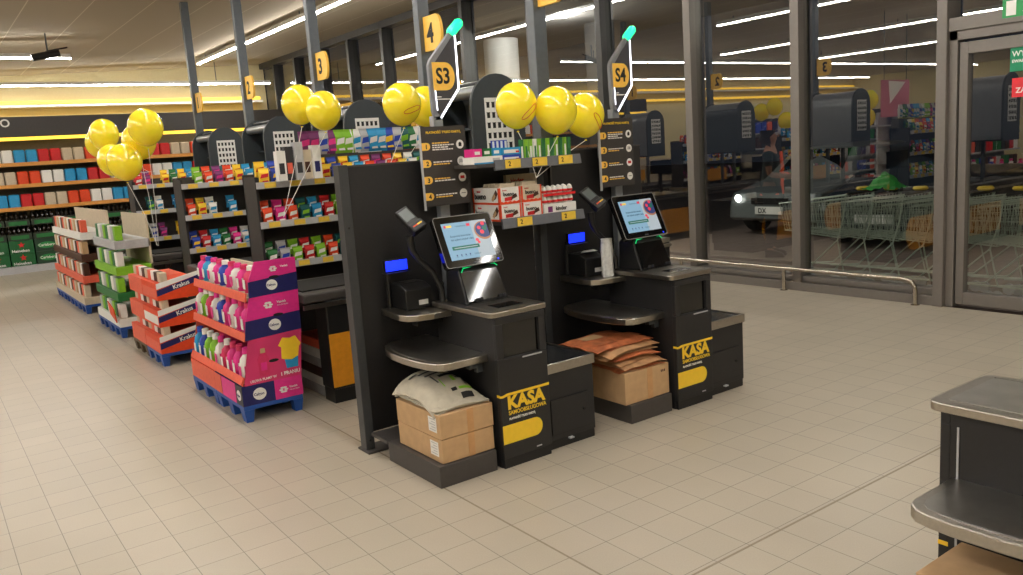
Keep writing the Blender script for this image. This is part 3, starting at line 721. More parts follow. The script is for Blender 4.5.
def cig_cabinet(y, n_, L=.76, x=3.52):
    e = empty('tobacco_cabinet', (x,y,0), 'dark arched tobacco cabinet with a grid of pack pictures, over the %s lane' % WORD[n_], 'cabinet', 'arched cabinets over the lanes')
    def arch(w, top, n2=14, z0=1.36):
        return [(-w,z0),(w,z0)]+[(w*math.cos(t), top-w+w*math.sin(t)) for t in [PI*k/n2 for k in range(0,n2+1)]]
    am = mat('arch_panel', s(52,58,62), .5)
    for y_ in (0,L-.03): MB().prism(arch(.232,2.22),'y',y_,y_+.03).build('end_panel', am, e, bevel=.004)
    sh = [(.205,1.38),(.215,1.38)]+[(.215*math.cos(t), 1.975+.215*math.sin(t)) for t in [PI*.62*k/12 for k in range(13)]]
    sh += [(.203*math.cos(t), 1.975+.203*math.sin(t)) for t in [PI*.62*k/12 for k in range(12,-1,-1)]]
    MB().prism(sh,'y',.03,L-.03).build('curved_shutter', mat('cabinet_shutter', s(128,130,132), .35, .3) if n_ != 2 else am, e, smooth=True)
    if n_ == 2: MB().prism([(.22*math.cos(t), 1.975+.22*math.sin(t)) for t in [PI*.18+PI*.44*k/8 for k in range(9)]]+[(.214*math.cos(t), 1.975+.214*math.sin(t)) for t in [PI*.18+PI*.44*k/8 for k in range(8,-1,-1)]],'y',.03,L-.03).build('rolled_shutter', mat('cabinet_shutter', s(128,130,132), .35, .3), e, smooth=True)
    MB().tube([(-.13,.03,2.10),(-.13,L-.03,2.10)],.045,12).build('shutter_roll', mat('cabinet_tube', s(150,155,160), .3, .6), e, smooth=True)
    for z_ in (1.40,1.62,1.84): MB().box(-.05,.03,z_,.20,L-.03,z_+.015).build('pack_shelf', am, e)
    for yy in (.40,.66): MB().box(-.2,yy,.811,-.15,yy+.04,1.42).build('support_post', pole_m, e)
    MB().box(-.2,.03,1.36,.2,L-.03,1.38).build('cabinet_floor', am, e)
    g_ = MB().box(-.12,-.004,1.60,.12,.0,2.05).build('picture_sheet', white, e)
    for r_ in range(6):
        for c_ in range(5):
            x_ = -.105+.045*c_; z_ = 1.62+.072*r_; MB().box(x_,-.006,z_,x_+.024,-.004,z_+.036).box(x_-.004,-.006,z_+.036,x_+.028,-.004,z_+.040).build('pack_picture', blk_in, g_)
    return e
def lane_sign(n_, y, x=3.44, z=2.6, h=.26):
    e = empty('lane_number_sign', (x,y,z), 'orange lane plate with the figure %s hanging on a grey ceiling pole' % WORDC[n_], 'sign', 'hanging lane number signs')
    MB().box(-.05,.14,-1.25,.05,.22,zc(x)-z).build('hanging_pole', pole_m, e, bevel=.005)
    P = [(.14,-h/2),(-.04,-h/2)]+[(-.04-.07*math.cos(t),.5*h*math.sin(t)) for t in [-PI/2+PI*k/10 for k in range(11)]]+[(.14,h/2)]
    pl = MB().prism(P,'x',-.012,.012).build('number_plate', yel_p, e)
    text(str(n_), .20, blk_in, pl, (-.014,.09,-.07), '-x', name='number', off=.006, sx=.95)
    o = text(str(n_), .20, blk_in, pl, (.014,-.05,-.07), '-x', name='number', off=.006, sx=.95); o.rotation_euler = (PI/2,0,PI/2)
    return e
LY = {4:5.3, 3:7.4, 2:9.5, 1:11.6}
for n_, y in LY.items():
    lane(n_, y); cig_cabinet(y-.35+.0, n_); lane_sign(n_, y+.31)
lane_sign(5, 4.17, 3.44, 2.69)

# impulse racks behind each belt ------------------------------------------
PC = [(pink,'pink'),(purp,'purple'),(limeg,'lime green'),(cyan,'light blue'),(blu2,'blue'),(white,'white'),(green,'green'),(redor,'orange'),(red,'red'),(lgrey,'silver'),(teal,'teal'),(yel,'yellow')]
BAG = {}
def pouch(m_, nm, w=.085, h_=.12):
    key = (nm, w, h_)
    if key in BAG: return BAG[key]
    b = MB(); b.loft([[(-w*.5,0,0),(w*.5,0,0),(w*.5,.006,0),(-w*.5,.006,0)],[(-w*.42,-.012,h_*.2),(w*.42,-.012,h_*.2),(w*.42,.02,h_*.2),(-w*.42,.02,h_*.2)],
            [(-w*.42,-.014,h_*.7),(w*.42,-.014,h_*.7),(w*.42,.02,h_*.7),(-w*.42,.02,h_*.7)],[(-w*.46,0,h_*.9),(w*.46,0,h_*.9),(w*.46,.006,h_*.9),(-w*.46,.006,h_*.9)],[(-w*.5,0,h_),(w*.5,0,h_),(w*.5,.004,h_),(-w*.5,.004,h_)]])
    me = b.build('candy_pouch', m_, None); COL.objects.unlink(me)
    L2 = {'white':cyan,'pink':white,'purple':pink,'lime green':white,'light blue':white,'blue':yel,'green':white,'orange':white,'red':white,'silver':blu2,'teal':limeg,'yellow':red}[nm]
    c = MB().prism([(-w*.38,h_*.35),(w*.30,h_*.42),(w*.38,h_*.66),(-w*.25,h_*.60)],'y',-.0165,-.0145).prism([(-w*.2,h_*.12),(w*.36,h_*.12),(w*.3,h_*.22),(-w*.2,h_*.20)],'y',-.0145,-.012); cm = c.build('printed_label', L2, None); COL.objects.unlink(cm)
    BAG[key] = (me, cm); return BAG[key]
def put_pouch(m_, nm, loc, label, grp, w=.085, h_=.12):
    me, cm = pouch(m_, nm, w, h_)
    o = me.copy(); COL.objects.link(o); o.location = loc; o.rotation_euler = (random.uniform(-.05,.0),random.uniform(-.05,.05),random.uniform(-.08,.08)); tag(o, label, 'candy', grp)
    c = cm.copy(); COL.objects.link(c); c.parent = o
    return o
LANEW = {4:'fourth lane, nearest',3:'third lane',2:'second lane',1:'first lane, farthest'}
def rack(n_, y, x0, x1, dens=1):
    e = empty('impulse_rack', (x0,y,0), 'tall dark candy rack with light shelf edges behind the belt of the %s lane' % WORD[n_], 'shelf', 'candy racks behind the lanes')
    w = x1-x0
    MB().box(0,.18,0,w,.20,1.62).build('rack_back', anth2, e)
    for x in (0,w-.02): MB().box(x,-.08,.0,x+.02,.2,1.60).build('rack_side', anth, e)
    for z in (.92,1.24,1.54):
        sh = MB().box(.02,-.10,z-.015,w-.02,.18,z).build('rack_shelf', anth2, e)
        MB().box(.0,-.112,z-.03,w,-.10,z+.02).build('shelf_edge', lgrey, sh)
        for k in range(int(w/.2)): MB().box(.06+.2*k,-.115,z-.025,.15+.2*k,-.112,z+.015).build('price_tag', yel_t, sh)
    for li, z in enumerate((.92,1.24,1.54)):
        x = x0+.08; k = 0
        while x < x1-.06:
            if random.random() < dens:
                m_, nm = PC[(k*5+li*3+n_+random.randint(0,2)) % len(PC)]
                sh_ = ('bottom','middle','top')[li]
                put_pouch(m_, nm, (x,y-.06,z+.004), '%s candy pouch on the %s shelf of the rack behind the %s lane' % (nm, sh_, WORD[n_]), '%s candy pouches, %s shelf, lane %d rack' % (nm, sh_, n_))
                if li < 2 or 1:
                    put_pouch(m_, nm, (x+.01,y+.045,z+.055), '%s candy pouch on the %s shelf of the rack behind the %s lane' % (nm, sh_, WORD[n_]), '%s candy pouches, %s shelf, lane %d rack' % (nm, sh_, n_))
            x += .10; k += 1
rack(4, 6.28, 2.12, 3.75)
for k in range(15):
    m_, nm = ((purp,'purple'),(purp,'purple'),(lgrey,'silver'),(purp,'purple'),(limeg,'lime green'),(limeg,'lime green'),(white,'white'),(lgrey,'silver'),(cyan,'light blue'),(cyan,'light blue'),(blu2,'blue'),(lgrey,'silver'),(teal,'teal'),(green,'green'),(white,'white'))[k]
    put_pouch(m_, nm, (2.62+.075*k,6.37,1.74), 'large %s bag in the raised back row on top of the nearest candy rack' % nm, 'large %s bags on top of the nearest rack' % nm, .10, .19)
rk_ = MB().box(2.52,6.35,1.541,3.75,6.46,1.735).build('bag_riser', anth2, None); tag(rk_, 'dark riser box holding the large bags on top of the nearest rack', 'riser')
rack(3, 8.38, 2.12, 3.75, .9)
rack(2, 10.48, 2.12, 3.75, .8)
# taller printed packs at the left end of the lane 4 rack
e = empty('magazine_stand', (2.25,6.05,1.56), 'black and white printed magazines standing at the left end of the nearest candy rack', 'magazine stand')
for k, m_ in enumerate((white,dgrey,lgrey,cardl,white)):
    MB().box(.07*k,-.02+.02*(k%2),0,.07*k+.065,.05,.22+.03*(k%3)).build('magazine', m_, e)
    MB().box(.07*k+.01,-.022+.02*(k%2),.05,.07*k+.05,-.02+.02*(k%2),.13).build('cover_print', (dgrey,salmon,dgrey,brown,navy)[k], e)
# gold printed panels standing by the window
for k, (ya, yb, lab) in enumerate(((11.1,12.75,'gold foil advertising panel with cone shapes by the window, nearer one'),(15.0,16.5,'gold foil advertising panel by the window, farther one'))):
    e = empty('foil_panel', (7.2,ya,0), lab, 'panel', 'gold foil panels by the window')
    MB().box(0,0,.1,.03,yb-ya,2.78).build('foil_sheet', gold_m, e); MB().box(-.05,0,0,.08,yb-ya,.1).build('panel_foot', dgrey, e)
    for j in range(4): MB().prism([(.15+.38*j,1.6),(.42+.38*j,1.6),(.42+.38*j,2.0),(.285+.38*j,2.3),(.15+.38*j,2.0)],'x',-.004,0).build('printed_cone', card, e)

# ------------------------------------------------------------------ bags and cartons on the platforms
def carton(x, y, z, w, d_, h_, label, grp=None, lab=True, seam=True):
    e = empty('cardboard_box', (x,y,z), label, 'box', grp)
    MB().box(0,0,0,w,d_,h_).build('carton', card, e, bevel=.003)
    MB().box(w*.5,-.0008,.0,w*.62,0,h_).build('tape', mat('clear_tape', s(198,150,98), .35), e)
    if lab:
        l_ = MB().box(-.0012,.035,.03,0,.115,h_-.018).build('shipping_label', white, e)
        m = MB()
        for k in range(5): m.box(-.0018,.045,.04+.014*k,-.0012,.105-(.02 if k % 2 else 0),.044+.014*k)
        m.build('label_print', lgrey, l_)
    else:
        m = MB()
        for k in range(3): m.box(w-.07+.014*k,-.001,h_-.05,w-.062+.014*k,0,h_-.035)
        m.build('printed_symbols', brown, e)
    return e
carton(2.000,3.512,.116,.322,.46,.126,'lower of the two tan cardboard boxes on the left kiosk platform, with white label','two stacked cartons')
carton(1.998,3.510,.2455,.328,.463,.126,'upper of the two tan cardboard boxes on the left kiosk platform, carrying ecru bags','two stacked cartons')
carton(3.285,3.512,.131-.015,.375,.40,.195,'single tan cardboard box on the right kiosk platform, holding orange paper bags',lab=False)

def flat_bag(x, y, z, w, d_, th, m_, label, grp, rz=0, sag=.0, name='folded_bag', prints=True, drape=0):
    """a soft folded bag: rounded slab that droops to both ends"""
    e = empty(name, (x,y,z), label, 'bag', grp, rz=rz) if prints else None
    nx, ny = 14, 8; top = []; bot = []
    def hz(u, v): 
        return -drape*max(0,(.55-v)/.55)**1.8 - sag*(1-.6*(drape > 0)*max(0,(.5-v)/.5))*(abs(2*u-1)**3.2) - sag*.35*(abs(2*v-1)**3) + .004*math.sin(9*u+3*v+z*40)+.003*math.sin(17*v+x*9+z*70)
    vs = []; fs = []
    def P(u, v, t):
        edge = min(1, 8*min(u,1-u,v,1-v)+.25)
        return ((u-.5)*w, (v-.5)*d_, hz(u,v)+(th if t else 0)*(edge if t else 1)+(0 if t else th*(1-edge)*.5))
    for t in (0,1):
        for i in range(nx+1):
            for j in range(ny+1): vs.append(P(i/nx,j/ny,t))
    N = (nx+1)*(ny+1); I = lambda i,j,t: t*N+i*(ny+1)+j
    for i in range(nx):
        for j in range(ny):
            fs.append((I(i,j,1),I(i+1,j,1),I(i+1,j+1,1),I(i,j+1,1))); fs.append((I(i,j,0),I(i,j+1,0),I(i+1,j+1,0),I(i+1,j,0)))
    for i in range(nx): fs.append((I(i,0,0),I(i+1,0,0),I(i+1,0,1),I(i,0,1))); fs.append((I(i,ny,0),I(i,ny,1),I(i+1,ny,1),I(i+1,ny,0)))
    for j in range(ny): fs.append((I(0,j,0),I(0,j,1),I(0,j+1,1),I(0,j+1,0))); fs.append((I(nx,j,0),I(nx,j+1,0),I(nx,j+1,1),I(nx,j,1)))
    if e is None:
        e = MB().add(vs, fs).build(name, m_, None, smooth=True, loc=(x,y,z), rot=(0,0,rz)); tag(e, label, 'bag', grp); return e
    MB().add(vs, fs).build('bag_body', m_, e, smooth=True)
    def patch(u0,v0,u1,v1,mm,nm):
        k = 12; q = []
        for i in range(k+1):
            for j in (0,1):
                u = u0+(u1-u0)*i/k; v = v0 if j == 0 else v1; p = P(u,v,1); q.append((p[0],p[1],p[2]+.004))
        MB().add(q, [(2*i,2*i+2,2*i+3,2*i+1) for i in range(k)]).build(nm, mm, e)
    if prints == 'ecru':
        patch(.48,.40,.74,.46,blk_in,'printed_word'); patch(.50,.14,.60,.18,blk_in,'printed_word'); patch(.26,.62,.50,.66,dgrey,'printed_stroke')
        patch(.30,.52,.56,.555,dgrey,'printed_stroke'); patch(.62,.05,.84,.10,blk_in,'printed_word'); patch(.64,.14,.88,.17,limeg,'printed_leaf'); patch(.15,.70,.30,.76,dgrey,'printed_word')
        patch(.62,.26,.68,.36,limeg,'printed_leaf'); patch(.80,.20,.84,.34,dgrey,'printed_stroke'); patch(.36,.30,.39,.50,dgrey,'printed_stroke'); patch(.42,.22,.44,.36,limeg,'printed_leaf')
        patch(.70,.30,.78,.33,blk_in,'printed_word'); patch(.44,.74,.60,.78,blk_in,'printed_word')
    elif prints == 'orange':
        patch(.1,.1,.4,.3,redbag,'red_print'); patch(.55,.15,.9,.45,redbag,'red_print'); patch(.2,.55,.5,.8,card,'tan_print')
    return e
ge = 'folded ecru shopping bags heaped on the cartons'
for k in range(5):
    flat_bag(2.165-.004*k,3.745+.006*k,.392+.022*k+(.004 if k == 4 else 0),.325-.006*k+(.02 if k == 4 else 0),.43+(.01 if k == 4 else 0),.030,cloth,
        ('lowest','second lowest','middle','second highest','topmost, printed')[k]+' folded ecru shopping bag in the heap on the cartons',ge,
        rz=.05*(k%3-1),sag=.012+.016*k,drape=.006+.0205*k,prints='ecru' if k == 4 else None)
go = 'flat orange and brown paper bags stacked in the box'
for k in range(7):
    flat_bag(3.465-.014*k+.02*(k%2),3.70+.012*k-.02*(k%2),.315+.024*k,.36+(.02*k if k > 3 else 0),.36,.022,orabag if k % 3 else redbag,
        ('lowest','second lowest','third','fourth','fifth','second highest','topmost')[k]+' orange printed paper bag in the stack on the right carton' ,go,
        rz=.10*(k%3-1)+(.12 if k == 6 else 0),sag=.008+.004*(k%3),prints='orange' if k in (6,5,3) else None)
# kiosk three carton
o = carton(2.12,.66,.116,.26,.46,.32,'orange-brown cardboard box below the shelf of the near right kiosk',lab=False)

# ------------------------------------------------------------------ pallet displays
def half_pallet(x, y, w, d_, label, m_=blue):
    e = empty('display_pallet', (x,y,0), label, 'pallet', 'small plastic display pallets')
    MB().box(0,0,.085,w,d_,.115).build('deck', m_, e, bevel=.004)
    k = 0
    for fx in (.0,w-.07):
        for fy in (.0,d_/2-.045,d_-.09):
            MB().loft([[(fx+.012,fy+.01,0),(fx+.058,fy+.01,0),(fx+.058,fy+.08,0),(fx+.012,fy+.08,0)],[(fx,fy,.085),(fx+.07,fy,.085),(fx+.07,fy+.09,.085),(fx,fy+.09,.085)]]).build('foot', m_, e)
    return e
def badge(par, x, y, z, r, txt, face='-y', m_=white, tm=None):
    tm = tm or navy
    if face == '-y':
        b = MB().lathe([(r,0),(r,.0015)],22).build('round_badge', m_, par, loc=(x,y,z), rot=(PI/2,0,0)); 
        t = text(txt, r*.62, tm, par, (x-.92*r,y-.003,z-.2*r), '-y', off=.0005, sx=.9)
    else:
        b = MB().lathe([(r,0),(r,.0015)],22).build('round_badge', m_, par, loc=(x,y,z), rot=(0,-PI/2,0))
        t = text(txt, r*.62, tm, par, (x-.003,y+.92*r,z-.2*r), '-x', off=.0005, sx=.9)
def flower(par, x, y, z, r, m_=white):
    b = MB()
    for k in range(6):
        a = 2*PI*k/6; cx, cz = x+r*.5*math.cos(a), z+r*.5*math.sin(a)
        b.prism([(cx+r*.42*math.cos(a+t), cz+r*.22*math.sin(a+t)) for t in [2*PI*j/8 for j in range(8)]],'y',y-.002,y)
    b.build('flower_mark', m_, par)
BOT = {}
def bottle(m_, capm, nm, loc, label, grp, h_=.26, w=.045):
    key = (nm, round(h_,3))
    if key not in BOT:
        b = MB()
        prof = [(.9,0),(1,.03),(1,.55),(.85,.70),(.45,.80),(.40,.84)]
        rings = [[(w*r_*math.cos(2*PI*k/12), w*.6*r_*math.sin(2*PI*k/12), z*h_) for k in range(12)] for r_, z in prof]
        b.loft(rings); o = b.build('detergent_bottle', m_, None, smooth=True)
        c = MB().lathe([(w*.48,h_*.82),(w*.45,h_*.98),(w*.3,h_)],12).build('bottle_cap', capm, o)
        l_ = MB().box(-w*.62,-w*.63,h_*.15,w*.62,-w*.59,h_*.5).box(-w*1.02,-w*.35,h_*.15,-w*.97,w*.35,h_*.5).build('bottle_label', white if m_ is not white else pink, o)
        COL.objects.unlink(o); COL.objects.unlink(c); COL.objects.unlink(l_)
        BOT[key] = (o, c, l_)
    o, c, l_ = BOT[key]
    q = o.copy(); COL.objects.link(q); q.location = loc; tag(q, label, 'bottle', grp)
    for t in (c, l_):
        u = t.copy(); COL.objects.link(u); u.parent = q
    return q
# display A (pink detergent) : X 1.58-2.0, Y 5.36-6.58
half_pallet(1.585,5.365,.41,.60,'nearest blue plastic pallet, under the pink detergent display')
half_pallet(1.585,5.975,.41,.60,'blue plastic pallet under the far, orange half of the pink detergent display')
e = empty('pallet_display', (1.585,5.365,.115), 'tall pink and navy cardboard display tower of detergent bottles, nearest on the left', 'display stand', 'cardboard pallet displays'); e.scale = (1,1,.912)
SA = mat('rose_display', s(214,58,112), .45, noise=.15, nscale=4)
W2 = .415
# base strip
MB().box(0,0,0,.22,.60,.15).box(.22,.0,0,W2,.60,.15).build('base_tray', navy, e)
MB().box(.22,-.002,.0,W2,0,.15).build('pink_base_field', pink, e)
MB().box(-.002,.0,.0,0,.13,.15).build('navy_end_field', dgrey, e)
MB().box(-.002,.14,.0,0,.44,.15).build('pink_side_field', pink, e)
MB().box(-.002,.45,.0,0,.60,.15).build('orange_side_field', salmon, e)
MB().box(0,.61,0,W2,1.21,.15).build('orange_base_tray', salmon, e)
badge(e, .115,-.002,.075,.045,'Calgon'); badge(e,-.003,.065,.075,.04,'Calgon','-x')
flower(e,.28,-.003,.065,.035); text('Vanish', .022, white, e, (.32,-.004,.07), off=.0005); text('OXI ACTION', .012, white, e, (.32,-.004,.05))
# level 1 side panel (tapered)
sp = [(.02,.15),(W2,.15),(W2+.035,.50),(.085,.50)]
MB().prism(sp,'y',-.002,.006).build('end_panel', SA, e)
MB().prism([(a_,b_) for a_,b_ in sp],'y',.592,.60).build('inner_panel', SA, e)
MB().prism(sp,'y',1.20,1.208).build('far_end_panel', salmon, e)
MB().box(W2-.02,0,.15,W2,1.2,.95).build('spine', cardl, e)
# printed bottle, shirt, slogan
bt = MB().prism([(.13,.20),(.20,.20),(.205,.33),(.185,.37),(.15,.37),(.125,.33)],'y',-.004,-.002).build('printed_bottle', pinkr, e)
MB().prism([(.15,.37),(.185,.37),(.183,.405),(.152,.405)],'y',-.004,-.002).build('printed_cap', card, bt)
MB().prism([(.145,.24),(.185,.24),(.185,.30),(.145,.30)],'y',-.005,-.004).build('printed_label', pink, bt)
MB().prism([(.29,.30),(.36,.27),(.405,.29),(.42,.37),(.435,.39),(.40,.455),(.36,.445),(.31,.455),(.275,.40),(.295,.385)],'y',-.004,-.002).build('printed_yellow_shirt', yel, e)
MB().prism([(.32,.22),(.40,.22),(.405,.30),(.36,.28),(.31,.29)],'y',-.0045,-.002).build('printed_blue_fabric', cyan, e)
MB().prism([(.235+.035*math.cos(t),.30+.012*math.sin(t)) for t in [2*PI*k/12 for k in range(12)]],'y',-.005,-.002).build('hand_hole', blk_in, e)
text('USUWA PLAMY W', .026, white, e, (.06,-.004,.165), off=.0006, sx=.85, spin=.03); text('1 PRANIU', .038, white, e, (.27,-.004,.172), off=.001, sx=.85, spin=.03)
# shelf 1 / level 2
MB().box(.07,0,.50,W2+.03,1.20,.515).build('middle_tray', cardl, e)
MB().prism([(.0,.165),(.012,.15),(.03,.21),(.02,.22)],'y',0,1.2).build('front_lip', salmon, e)
MB().prism([(.055,.475),(.065,.475),(.075,.535),(.065,.535)],'y',0,1.2).build('middle_front_lip', salmon, e)
MB().prism([(.06,.48),(W2+.033,.50),(W2+.036,.64),(.08,.62)],'y',-.006,.006).build('navy_end_band', navy, e)
MB().prism([(.08,.62),(W2+.036,.64),(W2+.042,.80),(.12,.79)],'y',-.004,.006).build('pink_end_band', pink, e)
MB().prism([(.12,.785),(W2+.042,.80),(W2+.044,.93),(.125,.90)],'y',-.006,.006).build('navy_upper_band', navy, e)
MB().prism([(.125,.90),(W2+.044,.93),(W2+.045,1.04),(.18,1.04)],'y',-.004,.006).build('pink_upper_band', pink, e)
MB().prism([(.10,.78),(W2+.04,.80),(W2+.04,.815),(.10,.795)],'y',0,1.2).build('upper_tray', cardl, e)
MB().prism([(.09,.76),(.10,.76),(.11,.82),(.10,.82)],'y',0,1.2).build('upper_front_lip', salmon, e)
MB().prism([(.08,.515),(W2,.515),(W2,.78),(.11,.78)],'y',.592,.60).build('middle_divider', cardl, e)
badge(e,.27,-.006,.565,.042,'Calgon'); badge(e,.28,-.006,.86,.038,'Calgon')
flower(e,.24,-.005,.715,.036); text('Vanish', .024, white, e, (.30,-.006,.72), off=.0006); text('OXI ACTION', .013, white, e, (.30,-.006,.70))
flower(e,.30,-.005,.975,.03); text('Vanish', .02, white, e, (.35,-.006,.98), off=.0005)
for z_ in (.635,.915): MB().prism([(.30+.035*math.cos(t),z_+.011*math.sin(t)) for t in [2*PI*k/12 for k in range(12)]],'y',-.008,-.002).build('hand_hole', blk_in, e)
# bottles
BD = [(white,pink,'white'),(pink,pinkr,'pink'),(pinkr,white,'rose'),(pink,pinkr,'pink'),(limeg,white,'lime'),(cyan,blu2,'light blue'),(blu2,white,'blue')]
lab_lv = ('bottom','middle','top')
for lv, (z0, xo, hh) in enumerate(((.256,.08,.245),(.588,.13,.21),(.858,.175,.18))):
    for k in range(9):
        y_ = 5.365+.065+.132*k+(.01 if k > 3 else 0)
        m_, cm_, nm = BD[(0,1,1,2,0,4,4,6,5)[k] if lv == 0 else (1,3,0,1,6,0,2,4,0)[k] if lv == 1 else (2,1,0,1,6,3,0,5,1)[k]]
        bottle(m_, cm_, nm, (1.585+xo,y_,z0), '%s detergent bottle on the %s tier of the pink pallet display' % (nm, lab_lv[lv]), '%s bottles on the %s tier' % (nm, lab_lv[lv]), hh, .056)

# display B: orange, white and navy boxes
half_pallet(1.585,7.56,.41,.55,'blue plastic pallet under the orange and navy food display')
half_pallet(1.585,8.12,.41,.55,'brown plastic pallet at the far end of the orange and navy food display', mat('brown_pallet', s(96,80,60), .6))
e = empty('pallet_display', (1.585,7.56,.115), 'orange, white and navy cardboard food display, second from the front', 'display stand', 'cardboard pallet displays')
for k in range(3):
    z = .235*k
    MB().box(.015*k,0,z,.41,.55,z+.15).build('carton_tier', redor, e)
    MB().prism([(.015*k,z+.10),(.41,z+.19),(.41,z+.225),(.015*k,z+.15)],'y',-.003,0).build('white_band', white, e)
    MB().prism([(.015*k,z+.04),(.41,z+.135),(.41,z+.19),(.015*k,z+.09)],'y',-.003,0).build('navy_band', navy, e)
    text('Krakus', .052, white, e, (.17,-.005,z+.085), off=.0012, spin=.23)
    MB().box(-.002+.015*k,.02,z+.02,.015*k,.53,z+.1).build('side_band', white if k % 2 else salmon, e)
    MB().box(.015*k,.56,z,.41,1.11,z+.15).build('far_carton_tier', salmon, e)
    for j in range(9):
        q = MB().box(-.03,-.05,0,.03,.05,.085).build('food_pack', (cardl,brown,white,salmon)[j%4], None, bevel=.004); q.location = (1.66+.015*k,7.63+.118*j,.117+z+.15)
        tag(q,'%s food pack standing on tier %s of the orange and navy display' % (('cream','brown','white','salmon')[j%4],('one','two','three')[k]),'food pack','%s food packs on tier %s' % (('cream','brown','white','salmon')[j%4],('one','two','three')[k]))
# displays C, D: simpler tiers of packets
def display(y, n_, label, cols_, nm_):
    for k in range(n_): half_pallet(1.585,y+.61*k,.41,.60,'blue plastic pallet, %s under the %s' % (('nearest','second','third','fourth')[k],nm_))
    e = empty('pallet_display', (1.585,y,.115), label, 'display stand', 'cardboard pallet displays')
    L = .61*n_-.01
    for k in range(4):
        z = .27*k
        MB().box(.02*k,0,z,.41,L,z+.09).build('tray', cols_[k%len(cols_)][0], e, bevel=.003)
        for j in range(int(L/.14)):
            m_, cn = cols_[(j+k*2) % len(cols_)]
            q = MB().box(-.035,-.055,0,.035,.055,.15).build('grocery_pack', m_, None, bevel=.006); q.location = (1.585+.06+.02*k,y+.08+.14*j,.117+z+.09)
            tag(q,'%s grocery pack on tier %s of the %s' % (cn,('one','two','three','four')[k],nm_),'grocery pack','%s packs on tier %s of the %s' % (cn,('one','two','three','four')[k],nm_))
    MB().box(.39,0,0,.41,L,1.15).build('backing', cardl, e)
    return e
display(9.3,2,'green and white cardboard display, third from the front',[(white,'white'),(green,'green'),(limeg,'lime'),(lgrey,'silver')],'green and white display')
display(11.4,4,'long cream and brown cardboard display, farthest along the lanes',[(cardl,'cream'),(salmon,'salmon'),(brown,'brown'),(white,'white'),(card,'tan')],'farthest display')
# orange tilted flyer at display C
o = MB().box(0,0,0,.01,.22,.16).build('price_flyer', redor, None); o.location = (1.56,9.32,.17); o.rotation_euler = (.35,-.15,0); tag(o,'orange flyer hanging askew on the green and white display','flyer')
# packed cartons under the end of the nearest lane
for k in range(6):
    q = MB().box(0,0,0,.27,.42,.068).build('packed_carton', (lgrey,white,brown,lgrey,white,salmon)[k], None, bevel=.004); q.location = (2.225+.006*(k%2),5.55,.001+.0695*k)
    tag(q,'%s flat packed carton, %s in the stack under the nearest lane end' % (('grey','white','brown','grey','white','salmon')[k],('lowest','second','third','fourth','fifth','topmost')[k]),'box','flat cartons stacked under the lane end')
# ------------------------------------------------------------------ back wall shelving (beer)
e = empty('drinks_shelving', (-3.0,17.9,0), 'long wall shelving for beer with dark fascia at the back of the shop', 'shelving')
LX = 10.2
MB().box(0,0,0,LX,.7,.13).build('plinth', lgrey, e)
MB().box(0,.62,.13,LX,.70,2.72).build('back_panel', mat('shelf_back', s(120,110,90), .6), e)
for z in (1.20,1.62,2.02):
    sh = MB().box(0,.08,z-.03,LX,.62,z).build('shelf_board', lgrey, e); MB().box(0,.06,z-.04,LX,.08,z+.03).build('shelf_edge', mat('edge_orange', s(215,150,70), .5), sh)
fa = MB().box(0,.0,2.52,LX,.06,2.88).build('fascia', mat('fascia_dark', s(62,58,56), .5), e)
text('PIWO', .20, white, fa, (4.72,-.003,2.70), off=.004, align='RIGHT')
MB().box(0,.03,2.45,LX,.05,2.51).build('fascia_light', cove_e, e)
# upper wall cove
c = MB().box(-17.9,YB-.12,3.30,XW-.2,YB-.08,3.36).build('cove_light', cove_e); tag(c,'warm yellow light line high on the back wall','light')
struct(MB().box(-17.9,YB-.30,3.22,XW-.2,YB-.05,3.27).build('trim_30', whiteb))
c = MB().box(-17.9,YB-.12,2.95,XW-.2,YB-.06,3.02).build('cove_light', cove_e); tag(c,'lower warm yellow light line on the back wall','light')
CR = {}
def crate(kind, loc, label, grp):
    if kind not in CR:
        if kind == 'green':
            o = MB().box(0,0,0,.40,.28,.235).build('beer_case', mat('beer_green', s(18,92,45), .5), None, bevel=.003)
            st = MB(); P = []
            for k in range(10): a = PI/2+2*PI*k/10; r_ = .065 if k % 2 == 0 else .027; P.append((.2+r_*math.cos(a),.15+r_*math.sin(a)))
            st.prism(P,'y',-.003,0); st = st.build('red_star', red, o); t = text('Heineken', .075, white, o, (.03,-.003,.02), off=.001)
        elif kind == 'dark':
            o = MB().box(0,0,0,.40,.28,.235).build('beer_case', mat('beer_dark', s(26,60,38), .5), None, bevel=.003)
            st = MB().prism([(.2+.16*math.cos(t),.11+.06*math.sin(t)) for t in [2*PI*k/20 for k in range(20)]],'y',-.003,0).build('green_oval', mat('oval_green', s(40,140,70), .5), o)
            t = text('Carlsberg', .07, white, o, (.055,-.005,.09), off=.001)
        else:
            o = MB().box(0,0,0,.40,.28,.12).build('bottle_case', mat('case_dark', s(40,50,36), .5), None, bevel=.003)
            st = MB()
            for i in range(5): st.lathe([(.03,.12),(.03,.17),(.012,.21),(.012,.255)],8,(.045+.078*i,.06,0)); st.lathe([(.03,.12),(.03,.17),(.012,.21),(.012,.255)],8,(.045+.078*i,.18,0))
            st = st.build('bottles', mat('bottle_brown', s(28,22,16), .15), o); t = MB().box(.05,-.002,.02,.35,0,.09).build('case_band', green, o)
        for q in (o, st, t): COL.objects.unlink(q)
        CR[kind] = (o, [st, t])
    o, ch = CR[kind]
    q = o.copy(); COL.objects.link(q); q.location = loc; tag(q, label, 'beer case', grp)
    for t in ch:
        u = t.copy(); COL.objects.link(u); u.parent = q
